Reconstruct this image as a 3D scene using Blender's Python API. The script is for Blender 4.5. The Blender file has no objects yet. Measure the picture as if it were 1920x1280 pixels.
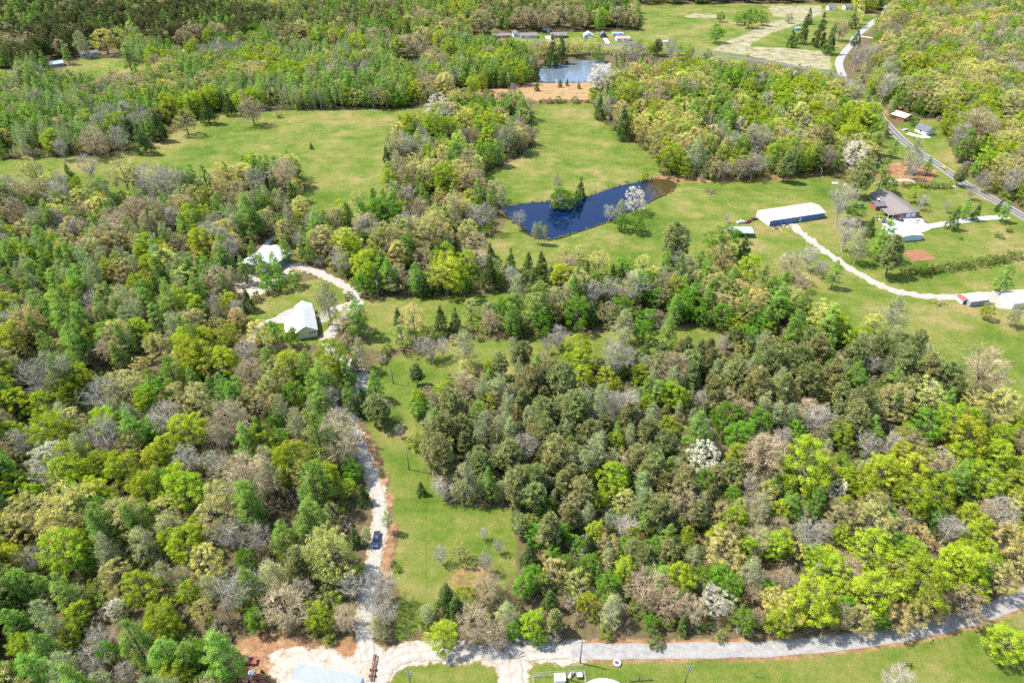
import bpy, bmesh, math, random
import numpy as np
from mathutils import Vector, Matrix
R = math.radians
SC = bpy.context.scene
COL = SC.collection

# ------------------------------------------------------------------ camera, sky, sun, exposure
CAM_H, PITCH, FPX = 170.0, R(36.3), 1280.0
cam = bpy.data.cameras.new('camera'); cam.lens = 24; cam.sensor_width = 36
cam.clip_start = 1; cam.clip_end = 60000
cam_o = bpy.data.objects.new('camera', cam); COL.objects.link(cam_o)
cam_o.location = (0, 0, CAM_H); cam_o.rotation_euler = (math.pi/2 - PITCH, 0, 0)
SC.camera = cam_o
SUN_EL, SUN_TOWARD = R(57), R(14)        # shadows fall to the right and a little towards the viewer
sdir = Vector((-math.cos(SUN_TOWARD)*math.cos(SUN_EL), math.sin(SUN_TOWARD)*math.cos(SUN_EL), math.sin(SUN_EL)))
w = bpy.data.worlds.new('World'); SC.world = w; w.use_nodes = True
wn = w.node_tree.nodes; bg = wn['Background']
sky = wn.new('ShaderNodeTexSky'); sky.sky_type = 'NISHITA'; sky.sun_disc = False
sky.sun_elevation = SUN_EL; sky.sun_rotation = math.atan2(sdir.x, sdir.y); sky.altitude = 300; sky.dust_density = 1.2
w.node_tree.links.new(sky.outputs[0], bg.inputs[0]); bg.inputs[1].default_value = 0.15
sl = bpy.data.lights.new('sun', 'SUN'); sl.energy = 3.6; sl.angle = R(0.6); sl.color = (1.0, 0.965, 0.90)
so = bpy.data.objects.new('sun', sl); COL.objects.link(so); so.rotation_euler = sdir.to_track_quat('Z', 'Y').to_euler()
SC.view_settings.view_transform = 'Standard'; SC.view_settings.look = 'None'
SC.view_settings.exposure = 1.3; SC.view_settings.gamma = 1
SC.render.engine = 'CYCLES'
SC.cycles.max_bounces = 5; SC.cycles.diffuse_bounces = 3; SC.cycles.glossy_bounces = 2
SC.cycles.transmission_bounces = 3; SC.cycles.transparent_max_bounces = 5; SC.cycles.volume_bounces = 0
SC.cycles.use_denoising = False; SC.cycles.use_adaptive_sampling = True; SC.cycles.adaptive_threshold = 0.02; SC.cycles.adaptive_min_samples = 24

CT, ST = math.cos(PITCH), math.sin(PITCH)
def P(px, py, z=0.0):
    """the point of the place at height z that the photograph shows at (px, py)"""
    u = (px - 960)/FPX; v = (640 - py)/FPX
    d = (u, CT + v*ST, -ST + v*CT); t = (z - CAM_H)/d[2]
    return Vector((d[0]*t, d[1]*t, z))
def proj(x, y, z=0.0):
    dz = z - CAM_H; dep = y*CT - dz*ST; up = y*ST + dz*CT
    return 960 + FPX*x/dep, 640 - FPX*up/dep, dep
def inpoly(X, Y, poly):
    poly = np.asarray(poly, float); c = np.zeros(X.shape, bool); n = len(poly)
    for i in range(n):
        x1, y1 = poly[i]; x2, y2 = poly[i-1]
        if y1 == y2: continue
        c ^= ((y1 > Y) != (y2 > Y)) & (X < (x2-x1)*(Y-y1)/(y2-y1) + x1)
    return c
def spline(pts, n=8):
    """Catmull-Rom through 2D/3D points"""
    p = [Vector(q) for q in pts]; p = [p[0]*2-p[1]] + p + [p[-1]*2-p[-2]]; out = []
    for i in range(1, len(p)-2):
        for k in range(n):
            t = k/n; a, b, c, d = p[i-1:i+3]
            out.append(0.5*((2*b) + (c-a)*t + (2*a-5*b+4*c-d)*t*t + (3*b-a-3*c+d)*t**3))
    out.append(p[-2]); return out

# ------------------------------------------------------------------ materials
MATS = {}
def mat(name, col, rough=0.8, var=0.12, scale=1.5, metal=0.0, col2=None, bump=0.0, spec=0.3):
    if name in MATS: return MATS[name]
    m = bpy.data.materials.new(name); m.use_nodes = True; nt = m.node_tree; N = nt.nodes; L = nt.links
    b = N['Principled BSDF']; b.inputs['Roughness'].default_value = rough; b.inputs['Metallic'].default_value = metal
    b.inputs['Specular IOR Level'].default_value = spec
    tc = N.new('ShaderNodeTexCoord'); nz = N.new('ShaderNodeTexNoise'); nz.inputs['Scale'].default_value = scale; nz.inputs['Detail'].default_value = 6
    nz.inputs['Roughness'].default_value = 0.65
    L.new(tc.outputs['Object'], nz.inputs['Vector'])
    rp = N.new('ShaderNodeValToRGB'); rp.color_ramp.elements[0].position = 0.3; rp.color_ramp.elements[1].position = 0.7
    c2 = col2 or tuple(min(1, c*(1+var)) for c in col)
    c1 = col if col2 else tuple(c*(1-var) for c in col)
    rp.color_ramp.elements[0].color = (*c1, 1); rp.color_ramp.elements[1].color = (*c2, 1)
    L.new(nz.outputs[0], rp.inputs[0]); L.new(rp.outputs[0], b.inputs['Base Color'])
    if bump:
        bp = N.new('ShaderNodeBump'); bp.inputs['Strength'].default_value = bump; bp.inputs['Distance'].default_value = 0.1
        L.new(nz.outputs[0], bp.inputs['Height']); L.new(bp.outputs[0], b.inputs['Normal'])
    MATS[name] = m; return m
def leaf_mat(name, trans=0.3, var=0.45, fixed=None):
    m = bpy.data.materials.new(name); m.use_nodes = True; nt = m.node_tree; N = nt.nodes; L = nt.links
    N.remove(N['Principled BSDF']); out = N['Material Output']
    at = N.new('ShaderNodeAttribute'); at.attribute_type = 'INSTANCER'; at.attribute_name = 'tint'
    ge = N.new('ShaderNodeNewGeometry')
    mr = N.new('ShaderNodeMapRange'); mr.inputs['To Min'].default_value = 1-var; mr.inputs['To Max'].default_value = 1+var
    L.new(ge.outputs['Random Per Island'], mr.inputs['Value'])
    mu = N.new('ShaderNodeVectorMath'); mu.operation = 'SCALE'
    if fixed: mu.inputs[0].default_value = fixed
    else: L.new(at.outputs['Color'], mu.inputs[0])
    tc = N.new('ShaderNodeTexCoord'); nz = N.new('ShaderNodeTexNoise'); nz.inputs['Scale'].default_value = 0.45; nz.inputs['Detail'].default_value = 2; L.new(tc.outputs['Object'], nz.inputs['Vector'])
    m2 = N.new('ShaderNodeMapRange'); m2.inputs['From Min'].default_value = .3; m2.inputs['From Max'].default_value = .7; m2.inputs['To Min'].default_value = .74; m2.inputs['To Max'].default_value = 1.26; L.new(nz.outputs[0], m2.inputs['Value'])
    mm = N.new('ShaderNodeMath'); mm.operation = 'MULTIPLY'; L.new(mr.outputs[0], mm.inputs[0]); L.new(m2.outputs[0], mm.inputs[1]); L.new(mm.outputs[0], mu.inputs['Scale'])
    df = N.new('ShaderNodeBsdfDiffuse'); tr = N.new('ShaderNodeBsdfTranslucent'); mx = N.new('ShaderNodeMixShader'); mx.inputs[0].default_value = trans
    L.new(mu.outputs[0], df.inputs[0]); L.new(mu.outputs[0], tr.inputs[0])
    L.new(df.outputs[0], mx.inputs[1]); L.new(tr.outputs[0], mx.inputs[2]); L.new(mx.outputs[0], out.inputs[0])
    MATS[name] = m; return m
LEAF = leaf_mat('leaf', 0.45, 0.22)
NEEDLE = leaf_mat('needle', 0.25, 0.35)
BLOOM = leaf_mat('bloom', 0.35, 0.2)
TWIG = leaf_mat('twig', 0.0, 0.35, (0.31, 0.26, 0.20))
BUDTWIG = leaf_mat('budding_twig', 0.0, 0.4)
BARK = mat('bark', (0.13, 0.105, 0.085), 0.95, 0.35, 3.0)
PALEBARK = mat('pale_bark', (0.44, 0.40, 0.35), 0.9, 0.25, 1.5)
PINEBARK = mat('pine_bark', (0.12, 0.075, 0.055), 0.95, 0.35, 3.0)

# ------------------------------------------------------------------ mesh helpers
def tag(o, label, cat, group=None, kind=None):
    if label: o['label'] = label
    if cat: o['category'] = cat
    if group: o['group'] = group
    if kind: o['kind'] = kind
    return o
def link(name, me, parent=None, m=None):
    o = bpy.data.objects.new(name, me); COL.objects.link(o)
    if m is not None and me is not None and len(me.materials) == 0: me.materials.append(m)
    if parent is not None: o.parent = parent
    return o
def empty(name, loc, rz=0.0):
    o = bpy.data.objects.new(name, None); COL.objects.link(o); o.location = loc; o.rotation_euler = (0, 0, rz); o.empty_display_size = .5
    return o
def pydata(name, v, f, m=None, parent=None, smooth=False):
    me = bpy.data.meshes.new(name); me.from_pydata([tuple(q) for q in v], [], f); me.update()
    if smooth:
        me.polygons.foreach_set('use_smooth', [True]*len(me.polygons))
    return link(name, me, parent, m)
def box_vf(x0, x1, y0, y1, z0, z1):
    v = [(x0,y0,z0),(x1,y0,z0),(x1,y1,z0),(x0,y1,z0),(x0,y0,z1),(x1,y0,z1),(x1,y1,z1),(x0,y1,z1)]
    return v, [(0,3,2,1),(4,5,6,7),(0,1,5,4),(1,2,6,5),(2,3,7,6),(3,0,4,7)]
def box(name, x0, x1, y0, y1, z0, z1, m, parent=None, bevel=0.0):
    v, f = box_vf(x0, x1, y0, y1, z0, z1); o = pydata(name, v, f, m, parent)
    if bevel:
        b = o.modifiers.new('bevel', 'BEVEL'); b.width = bevel; b.segments = 2
    return o
def tube_vf(pts, rad, n=6, cap=True):
    V, F = [], []; pts = [Vector(p) for p in pts]
    for i, p in enumerate(pts):
        d = (pts[min(i+1, len(pts)-1)] - pts[max(i-1, 0)]).normalized()
        a = d.orthogonal().normalized() if abs(d.z) < .9 else Vector((1,0,0)).cross(d).normalized()
        b = d.cross(a)
        r = rad[i] if isinstance(rad, (list, tuple)) else rad
        for k in range(n):
            t = 2*math.pi*k/n; V.append(p + a*math.cos(t)*r + b*math.sin(t)*r)
    for i in range(len(pts)-1):
        for k in range(n):
            F.append((i*n+k, i*n+(k+1)%n, (i+1)*n+(k+1)%n, (i+1)*n+k))
    if cap:
        F.append(tuple(range(n))[::-1]); F.append(tuple((len(pts)-1)*n+k for k in range(n)))
    return V, F
def tube(name, pts, rad, m, parent=None, n=6):
    v, f = tube_vf(pts, rad, n); return pydata(name, v, f, m, parent, smooth=n > 6)
def lathe(name, prof, m, parent=None, n=32, loc=(0,0,0)):
    V, F = [], []
    for r, z in prof:
        for k in range(n):
            t = 2*math.pi*k/n; V.append((loc[0]+r*math.cos(t), loc[1]+r*math.sin(t), loc[2]+z))
    for i in range(len(prof)-1):
        for k in range(n): F.append((i*n+k, i*n+(k+1)%n, (i+1)*n+(k+1)%n, (i+1)*n+k))
    F.append(tuple((len(prof)-1)*n+k for k in range(n))); F.append(tuple(range(n))[::-1])
    return pydata(name, V, F, m, parent, smooth=True)

# ------------------------------------------------------------------ the lie of the land, drawn in photograph pixels on the ground
GRASS = {
 'west_field': [(-80,385),(-80,300),(60,297),(140,294),(215,290),(285,274),(305,262),(335,240),(395,213),(420,209),(520,207),(640,205),(790,203),(860,196),(990,194),(990,203),(850,208),(800,238),(745,264),(722,300),(726,350),(738,398),(640,425),(590,440),(572,400),(566,345),(545,330),(470,333),(440,345),(350,365),(330,366),(200,366),(120,352),(40,372)],
 'middle_field': [(985,196),(1110,193),(1125,215),(1150,245),(1200,275),(1230,300),(1240,325),(1205,348),(1130,360),(1000,385),(950,390),(905,365),(900,330),(960,302),(1000,272),(988,230)],
 'east_lawn': [(890,480),(905,455),(935,436),(960,400),(1000,380),(1200,335),(1262,338),(1330,340),(1430,336),(1540,328),(1600,345),(1640,300),(1650,262),(1700,225),(1760,225),(1790,290),(1830,345),(1920,400),(2080,470),(2080,545),(1920,600),(1850,600),(1760,700),(1680,650),(1560,620),(1500,600),(1440,560),(1340,515),(1250,516),(1100,514),(1000,510),(930,508)],
 'south_east_lawn': [(1530,592),(1600,570),(1700,555),(2080,560),(2080,820),(1920,810),(1870,790),(1800,740),(1740,700),(1650,645),(1560,622)],
 'mid_lawn': [(668,562),(700,560),(880,552),(960,547),(1010,560),(1010,590),(900,610),(760,645),(715,660),(690,650)],
 'strip': [(690,685),(770,655),(860,640),(1000,632),(1350,610),(1350,662),(1200,684),(1000,700),(900,714),(820,735),(785,770),(800,880),(850,945),(965,950),(970,1060),(945,1115),(850,1125),(800,1150),(782,1200),(742,1205),(742,1000),(735,940),(715,860),(690,800),(700,740)],
 'south_verge': [(690,1420),(712,1290),(760,1240),(800,1232),(1000,1228),(1200,1226),(1450,1222),(1700,1195),(1920,1125),(2100,1070),(2100,1420)],
 'house_yard': [(445,612),(455,585),(540,535),(600,522),(650,545),(650,600),(610,650),(560,645),(490,640)],
 'row_lawn': [(958,84),(985,70),(1130,66),(1200,74),(1290,86),(1400,100),(1400,118),(1250,100),(1130,92),(1000,92)],
 'north_west_lawn': [(60,168),(150,112),(215,108),(275,125),(285,155),(240,178),(150,170)],
 'west_edge_lawn': [(-60,175),(-60,128),(30,130),(50,150),(40,170)],
 'north_field': [(1200,50),(1195,18),(1280,8),(1560,8),(1560,20),(1520,45),(1490,60),(1470,90),(1540,95),(1562,100),(1560,135),(1500,122),(1400,100),(1300,90),(1265,70)],
 'north_green': [(1405,85),(1440,62),(1500,45),(1540,40),(1500,70),(1470,92),(1430,90)],
 'north_east_green': [(1608,60),(1610,28),(1660,22),(1650,45),(1625,65)],
 'north_all': [(1200,66),(1192,10),(1600,6),(1606,66),(1575,98),(1565,140),(1500,124),(1400,102),(1300,88)],
 'row_all': [(895,100),(893,64),(1300,56),(1310,96),(1150,94),(960,104)],
 'far_band': [(0,-8),(1500,-8),(1500,-2),(0,-2)],
}
STRAW = {
 'broom_field': [(845,192),(848,172),(880,168),(960,166),(985,158),(1012,152),(1105,149),(1112,192),(985,194),(870,197)],
 'stubble': [(1330,95),(1370,75),(1440,45),(1480,32),(1530,18),(1545,25),(1500,45),(1440,65),(1400,88),(1470,90),(1555,98),(1560,132),(1500,125),(1400,104),(1330,94)],
 'stubble_north': [(1280,30),(1310,25),(1345,28),(1345,34),(1290,34)],
 'stubble_top': [(1440,12),(1540,10),(1540,32),(1450,32)],
}
DIRT = {
 'shed_yard': [(425,1225),(450,1195),(520,1185),(640,1200),(720,1205),(715,1300),(640,1420),(420,1420)],
 'barn_yard': [(430,560),(440,500),(500,480),(560,490),(560,520),(500,545),(470,565)],
 'drive_verge': [(690,800),(705,845),(728,900),(742,960),(742,1080),(720,1100),(722,1010),(715,930),(690,870),(668,820)],
 'bank': [(1225,330),(1400,325),(1560,312),(1640,318),(1640,335),(1540,332),(1430,338),(1330,342),(1262,340),(1230,338)],
 'orange_lot': [(900,95),(905,72),(960,68),(962,95)],
 'tractor_lot': [(1640,212),(1690,195),(1700,205),(1660,218)],
 'highway_lot': [(1640,345),(1650,312),(1700,300),(1760,320),(1740,350),(1690,345)],
}
CHALK = {
 'shed_yard': [(490,1235),(510,1216),(560,1210),(630,1216),(668,1232),(690,1262),(690,1300),(505,1310),(515,1270),(494,1248)],
 'barn_yard': [(436,548),(434,515),(452,500),(500,502),(548,502),(560,512),(530,527),(500,547),(470,564)],
}
POND1 = [(940,387),(990,380),(1040,376),(1100,368),(1150,351),(1200,340),(1222,337),(1252,337),(1265,345),(1252,360),(1222,374),(1165,402),(1120,421),(1065,439),(1032,448),(1000,440),(983,425),(960,408)]
POND2 = [(1008,145),(1014,130),(1024,122),(1060,117),(1110,113),(1132,118),(1145,132),(1115,150),(1060,154),(1015,152)]
ROADS = {   # name: (pixel path, width in metres)
 'drive': ([(690,1238),(684,1190),(688,1130),(698,1070),(706,1020),(713,975),(708,925),(692,878),(674,835),(660,800),(656,775),(664,745),(680,715),(664,690),(630,668),(612,648),(616,628),(640,602),(662,580),(668,562),(655,543),(628,526),(592,510),(566,500),(535,498)], 3.9),
 'house_loop': ([(668,568),(640,576),(618,584),(606,598)], 4.2),
 'house_path': ([(470,642),(476,624),(494,606),(530,596)], 3.0),
 'woods_track': ([(488,470),(505,452),(520,442)], 3.0),
 'lane_gravel': ([(690,1420),(700,1300),(712,1262),(745,1230),(800,1221),(880,1221),(1000,1221),(1090,1221)], 5.2),
 'lane': ([(1070,1221),(1200,1220),(1330,1219),(1440,1216),(1560,1207),(1680,1190),(1790,1166),(1870,1140),(1940,1110),(2100,1040)], 4.4),
 'tank_drive': ([(940,1226),(955,1250),(960,1300),(965,1420)], 6.4),
 'barn_drive': ([(1480,417),(1503,437),(1545,469),(1592,502),(1650,534),(1705,551),(1780,557),(1870,551),(1980,545),(2080,545)], 3.6),
 'house_drive': ([(1706,418),(1735,425),(1780,418),(1830,411),(1890,406)], 4.5),
 'north_drive': ([(1640,345),(1672,340),(1705,338),(1730,347),(1798,350)], 3.6),
 'highway': ([(520,112),(640,97),(800,87),(1000,83),(1150,85),(1250,92),(1400,110),(1500,127),(1570,142),(1615,172),(1650,218),(1690,261),(1727,288),(1768,315),(1813,347),(1860,373),(1907,399),(1990,446),(2100,505)], 7.4),
 'side_road': ([(1580,143),(1573,118),(1584,98),(1598,82),(1606,68),(1632,46),(1658,25),(1664,5)], 7.0),
 'row_drive': ([(1027,68),(1033,82)], 6.0),
 'row_drive_white': ([(1133,70),(1140,82)], 4.5),
 'lot_pad': ([(905,92),(925,90)], 9.0),
 'east_house_drive': ([(1702,250),(1725,256),(1742,256)], 5.0),
 'field_crossing': ([(1604,67),(1640,72)], 3.5),
}
rngG = np.random.default_rng(3)
# ground sheet
xs = np.concatenate([[-30000,-8000,-3000,-1500], np.arange(-900, 901, 3.0), [1500,3000,8000,30000]])
ys = np.concatenate([[-30000,-5000,-1000,-300,-100,0,40], np.arange(60, 520, 2.0), np.arange(520, 1200, 4.0), [1300,1600,2500,6000,30000]])
GX, GY = np.meshgrid(xs, ys)
def pix_of(X, Y):
    dep = np.maximum(Y*CT + CAM_H*ST, 5.0); up = Y*ST - CAM_H*CT
    return 960 + FPX*X/dep, 640 - FPX*up/dep
PX, PY = pix_of(GX, GY)
def blur(M, k=1):
    for _ in range(k):
        Q = np.pad(M, 1, mode='edge'); M = (Q[1:-1,1:-1]*2 + Q[:-2,1:-1] + Q[2:,1:-1] + Q[1:-1,:-2] + Q[1:-1,2:])/6
    return M
def mask(polys, k=1):
    M = np.zeros(GX.shape)
    for p in polys: M = np.maximum(M, inpoly(PX, PY, p).astype(float))
    return blur(M, k)
mG, mS, mD, mC = mask(GRASS.values()), mask(STRAW.values()), mask(DIRT.values()), mask(CHALK.values(), 2)
def near_road(k, grow_m):
    path, wd = ROADS[k]; pts = spline([P(*q) for q in path], 12); M = np.zeros(GX.shape); r2 = (wd/2+grow_m)**2
    for q in pts:
        j0, j1 = np.searchsorted(xs, (q.x-12, q.x+12)); i0, i1 = np.searchsorted(ys, (q.y-12, q.y+12))
        sub = ((GX[i0:i1, j0:j1]-q.x)**2 + (GY[i0:i1, j0:j1]-q.y)**2)
        M[i0:i1, j0:j1] = np.maximum(M[i0:i1, j0:j1], np.clip(1.0-np.maximum(np.sqrt(sub)-wd/2, 0)/grow_m, 0, 1))
    return M
for k_ in ('drive', 'house_loop', 'lane_gravel', 'tank_drive', 'barn_drive'): mC = np.maximum(mC, near_road(k_, 2.2)*.9)
ROADS['_ditch'] = ([(318,318),(345,308),(390,298),(432,291)], 1.2); ROADS['_lawn_track'] = ([(1440,350),(1446,362),(1462,374),(1478,388)], 1.0)
ROADS['_lawn_edge'] = ([(1150,400),(1230,372),(1300,362),(1360,372),(1370,392)], 1.0); ROADS['_bank_track'] = ([(905,452),(960,470),(1020,492),(1100,470),(1200,440),(1290,425)], 1.2); ROADS['_field_line'] = ([(560,262),(640,255),(720,238),(790,214)], 1.2)
ROADS['_track'] = ([(1396,428),(1430,430),(1470,436),(1503,444)], 2.5)
for k_ in ('_track', '_ditch', '_lawn_track', '_lawn_edge', '_bank_track', '_field_line'): mD = np.maximum(mD, near_road(k_, 2.0)*.55); del ROADS[k_]
mD = np.maximum(mD, 0.66*blur(inpoly(PX, PY, [(830,1060),(950,1040),(975,1110),(900,1140),(820,1130),(790,1090)]).astype(float), 8))
for k_ in ('drive', 'lane', 'tank_drive', 'lane_gravel'): mD = np.maximum(mD, near_road(k_, 3.2)*.75)
mW1 = inpoly(PX, PY, POND1).astype(float); mW2 = inpoly(PX, PY, POND2).astype(float)
GZ = -2.2*blur(mW1, 3) - 2.2*blur(mW2, 3)
shore = np.clip(blur(np.maximum(mW1, mW2), 6)*1.6, 0, 1)
dam = spline([P(*q) for q in [(905,470),(930,452),(975,470),(1020,488),(1070,474),(1150,446)]], 6)
dm = np.full(GX.shape, 1e9)
for q in dam: dm = np.minimum(dm, (GX-q.x)**2 + (GY-q.y)**2)
GZ += 1.1*np.exp(-dm/(2*6.0**2))*(1-np.clip(shore*2,0,1))
ny_, nx_ = GX.shape
V = np.stack([GX, GY, GZ], -1).reshape(-1, 3)
idx = np.arange(ny_*nx_).reshape(ny_, nx_)
Q = np.stack([idx[:-1,:-1], idx[:-1,1:], idx[1:,1:], idx[1:,:-1]], -1).reshape(-1, 4)
def fast_mesh(name, V, Q, mats=(), midx=None, smooth=False):
    me = bpy.data.meshes.new(name); V = np.asarray(V, np.float32); Q = np.asarray(Q, np.int32)
    me.vertices.add(len(V)); me.vertices.foreach_set('co', V.ravel())
    me.loops.add(Q.size); me.loops.foreach_set('vertex_index', Q.ravel())
    me.polygons.add(len(Q)); me.polygons.foreach_set('loop_start', np.arange(len(Q), dtype=np.int32)*4)
    for m in mats: me.materials.append(m)
    if midx is not None: me.polygons.foreach_set('material_index', np.asarray(midx, np.int32))
    if smooth: me.polygons.foreach_set('use_smooth', np.ones(len(Q), bool))
    me.update(calc_edges=True); return me
gme = fast_mesh('ground', V, Q, smooth=True)
for nm, M in (('grass', mG), ('straw', mS), ('dirt', mD), ('chalk', mC), ('shore', shore)):
    a = gme.attributes.new(nm, 'FLOAT', 'POINT'); a.data.foreach_set('value', M.ravel().astype(np.float32))
def ground_material():
    m = bpy.data.materials.new('ground'); m.use_nodes = True; nt = m.node_tree; N = nt.nodes; L = nt.links
    b = N['Principled BSDF']; b.inputs['Roughness'].default_value = 0.95; b.inputs['Specular IOR Level'].default_value = 0.1
    geo = N.new('ShaderNodeNewGeometry')
    def noise(scale, detail=5, vec=None, rough=0.6):
        n = N.new('ShaderNodeTexNoise'); n.inputs['Scale'].default_value = scale; n.inputs['Detail'].default_value = detail; n.inputs['Roughness'].default_value = rough
        L.new(vec or geo.outputs['Position'], n.inputs['Vector']); return n.outputs[0]
    def ramp(src, stops):
        r = N.new('ShaderNodeValToRGB'); L.new(src, r.inputs[0]); e = r.color_ramp.elements
        while len(e) < len(stops): e.new(0.5)
        for i, (p, c) in enumerate(stops): e[i].position = p; e[i].color = (*c, 1)
        return r.outputs[0]
    def mix(fac, a, bb, mode='MIX'):
        x = N.new('ShaderNodeMix'); x.data_type = 'RGBA'; x.blend_type = mode
        if isinstance(fac, float): x.inputs[0].default_value = fac
        else: L.new(fac, x.inputs[0])
        L.new(a, x.inputs[6]); L.new(bb, x.inputs[7]); return x.outputs[2]
    edge = noise(0.22, 6, rough=0.75)
    def sel(attr, lo=0.42, hi=0.62, k=0.9):
        at = N.new('ShaderNodeAttribute'); at.attribute_name = attr
        ad = N.new('ShaderNodeMath'); ad.operation = 'MULTIPLY_ADD'; L.new(edge, ad.inputs[0]); ad.inputs[1].default_value = k; ad.inputs[2].default_value = -k*0.5
        s = N.new('ShaderNodeMath'); s.operation = 'ADD'; L.new(ad.outputs[0], s.inputs[0]); L.new(at.outputs['Fac'], s.inputs[1])
        mr = N.new('ShaderNodeMapRange'); mr.interpolation_type = 'SMOOTHSTEP'; mr.inputs['From Min'].default_value = lo; mr.inputs['From Max'].default_value = hi
        L.new(s.outputs[0], mr.inputs['Value']); return mr.outputs[0]
    litter = ramp(noise(0.5, 8, rough=0.75), [(0.28, (0.075,0.055,0.035)), (0.45, (0.15,0.098,0.06)), (0.6, (0.20,0.145,0.095)), (0.75, (0.10,0.115,0.03))])
    litter = mix(noise(0.06, 4), litter, ramp(noise(0.9, 6), [(0.35, (0.06,0.08,0.018)), (0.65, (0.15,0.12,0.06))]))
    def madd(a, ka, bb, kb):
        m1 = N.new('ShaderNodeMath'); m1.operation = 'MULTIPLY'; L.new(a, m1.inputs[0]); m1.inputs[1].default_value = ka
        m2 = N.new('ShaderNodeMath'); m2.operation = 'MULTIPLY_ADD'; L.new(bb, m2.inputs[0]); m2.inputs[1].default_value = kb; L.new(m1.outputs[0], m2.inputs[2]); return m2.outputs[0]
    mp = N.new('ShaderNodeMapping'); mp.inputs['Scale'].default_value = (0.02, 0.35, 1); mp.inputs['Rotation'].default_value = (0, 0, 0.3); L.new(geo.outputs['Position'], mp.inputs[0])
    gn = madd(madd(noise(0.022, 5, rough=0.6), .42, noise(0.10, 7, rough=0.7), .30), 1.0, madd(noise(0.5, 8, rough=0.75), .18, noise(1.0, 5, mp.outputs[0]), .10), 1.0)
    grass = ramp(gn, [(0.40, (0.068,0.117,0.013)), (0.455, (0.100,0.152,0.020)), (0.50, (0.148,0.176,0.034)), (0.545, (0.205,0.196,0.058)), (0.60, (0.305,0.225,0.105))])
    fine = ramp(noise(2.6, 6, rough=0.8), [(0.3, (0.55,0.55,0.53)), (0.7, (1.2,1.17,1.1))])
    straw = ramp(noise(0.18, 7, rough=0.7), [(0.3, (0.17,0.16,0.055)), (0.42, (0.30,0.20,0.10)), (0.65, (0.43,0.265,0.135))])
    pale = ramp(noise(0.11, 7, rough=0.7), [(0.38, (0.15,0.17,0.055)), (0.5, (0.30,0.265,0.165)), (0.66, (0.38,0.335,0.235))])
    sep = N.new('ShaderNodeSeparateXYZ'); L.new(geo.outputs['Position'], sep.inputs[0])
    east = N.new('ShaderNodeMapRange'); east.inputs['From Min'].default_value = 120; east.inputs['From Max'].default_value = 170; L.new(sep.outputs[0], east.inputs['Value'])
    straw = mix(east.outputs[0], straw, pale)
    dirt = ramp(noise(0.25, 8, rough=0.75), [(0.25, (0.11,0.06,0.038)), (0.42, (0.23,0.12,0.065)), (0.55, (0.34,0.20,0.105)), (0.65, (0.42,0.29,0.18)), (0.75, (0.24,0.13,0.07))])
    bank = ramp(noise(0.6, 6), [(0.35, (0.16,0.16,0.05)), (0.65, (0.30,0.20,0.11))])
    c = mix(sel('grass'), litter, grass); c = mix(sel('straw'), c, straw); c = mix(sel('dirt', 0.4, 0.7, 1.2), c, dirt)
    chalk = ramp(noise(0.45, 8, rough=0.75), [(0.3, (0.27,0.19,0.12)), (0.45, (0.42,0.36,0.29)), (0.6, (0.56,0.52,0.47))])
    c = mix(sel('chalk', 0.5, 0.72, 2.0), c, chalk)
    c = mix(sel('shore', 0.45, 0.7, 0.6), c, bank)
    c = mix(1.0, c, fine, 'MULTIPLY')
    L.new(c, b.inputs['Base Color'])
    bp = N.new('ShaderNodeBump'); bp.inputs['Strength'].default_value = 0.8; bp.inputs['Distance'].default_value = 0.35
    L.new(noise(1.6, 8, rough=0.75), bp.inputs['Height']); L.new(bp.outputs[0], b.inputs['Normal'])
    return m
tag(link('ground', gme, None, ground_material()), 'leaf-littered and grassy ground under the woods and fields', 'ground', kind='structure')

def water_material(name, col, bump, rough, mud=False):
    m = bpy.data.materials.new(name); m.use_nodes = True; nt = m.node_tree; b = nt.nodes['Principled BSDF']
    b.inputs['Base Color'].default_value = (*col, 1); b.inputs['Roughness'].default_value = rough; b.inputs['IOR'].default_value = 1.33
    n = nt.nodes.new('ShaderNodeTexNoise'); n.inputs['Scale'].default_value = 0.6; n.inputs['Detail'].default_value = 4
    g = nt.nodes.new('ShaderNodeNewGeometry'); nt.links.new(g.outputs['Position'], n.inputs['Vector'])
    bp = nt.nodes.new('ShaderNodeBump'); bp.inputs['Strength'].default_value = bump; bp.inputs['Distance'].default_value = 0.15
    nt.links.new(n.outputs[0], bp.inputs['Height']); nt.links.new(bp.outputs[0], b.inputs['Normal'])
    if mud:   # silt stirred up in the shallow eastern arm
        sx = nt.nodes.new('ShaderNodeSeparateXYZ'); nt.links.new(g.outputs['Position'], sx.inputs[0]); n2 = nt.nodes.new('ShaderNodeTexNoise'); n2.inputs['Scale'].default_value = .15; nt.links.new(g.outputs['Position'], n2.inputs['Vector'])
        ad = nt.nodes.new('ShaderNodeMath'); ad.operation = 'MULTIPLY_ADD'; nt.links.new(n2.outputs[0], ad.inputs[0]); ad.inputs[1].default_value = 14; nt.links.new(sx.outputs[0], ad.inputs[2])
        x0 = P(1212, 350).x; mr = nt.nodes.new('ShaderNodeMapRange'); mr.inputs['From Min'].default_value = x0+3; mr.inputs['From Max'].default_value = x0+13; nt.links.new(ad.outputs[0], mr.inputs['Value'])
        mx = nt.nodes.new('ShaderNodeMix'); mx.data_type = 'RGBA'; mx.inputs[6].default_value = (*col, 1); mx.inputs[7].default_value = (0.055, 0.038, 0.014, 1); nt.links.new(mr.outputs[0], mx.inputs[0]); nt.links.new(mx.outputs[2], b.inputs['Base Color'])
    return m
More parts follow.
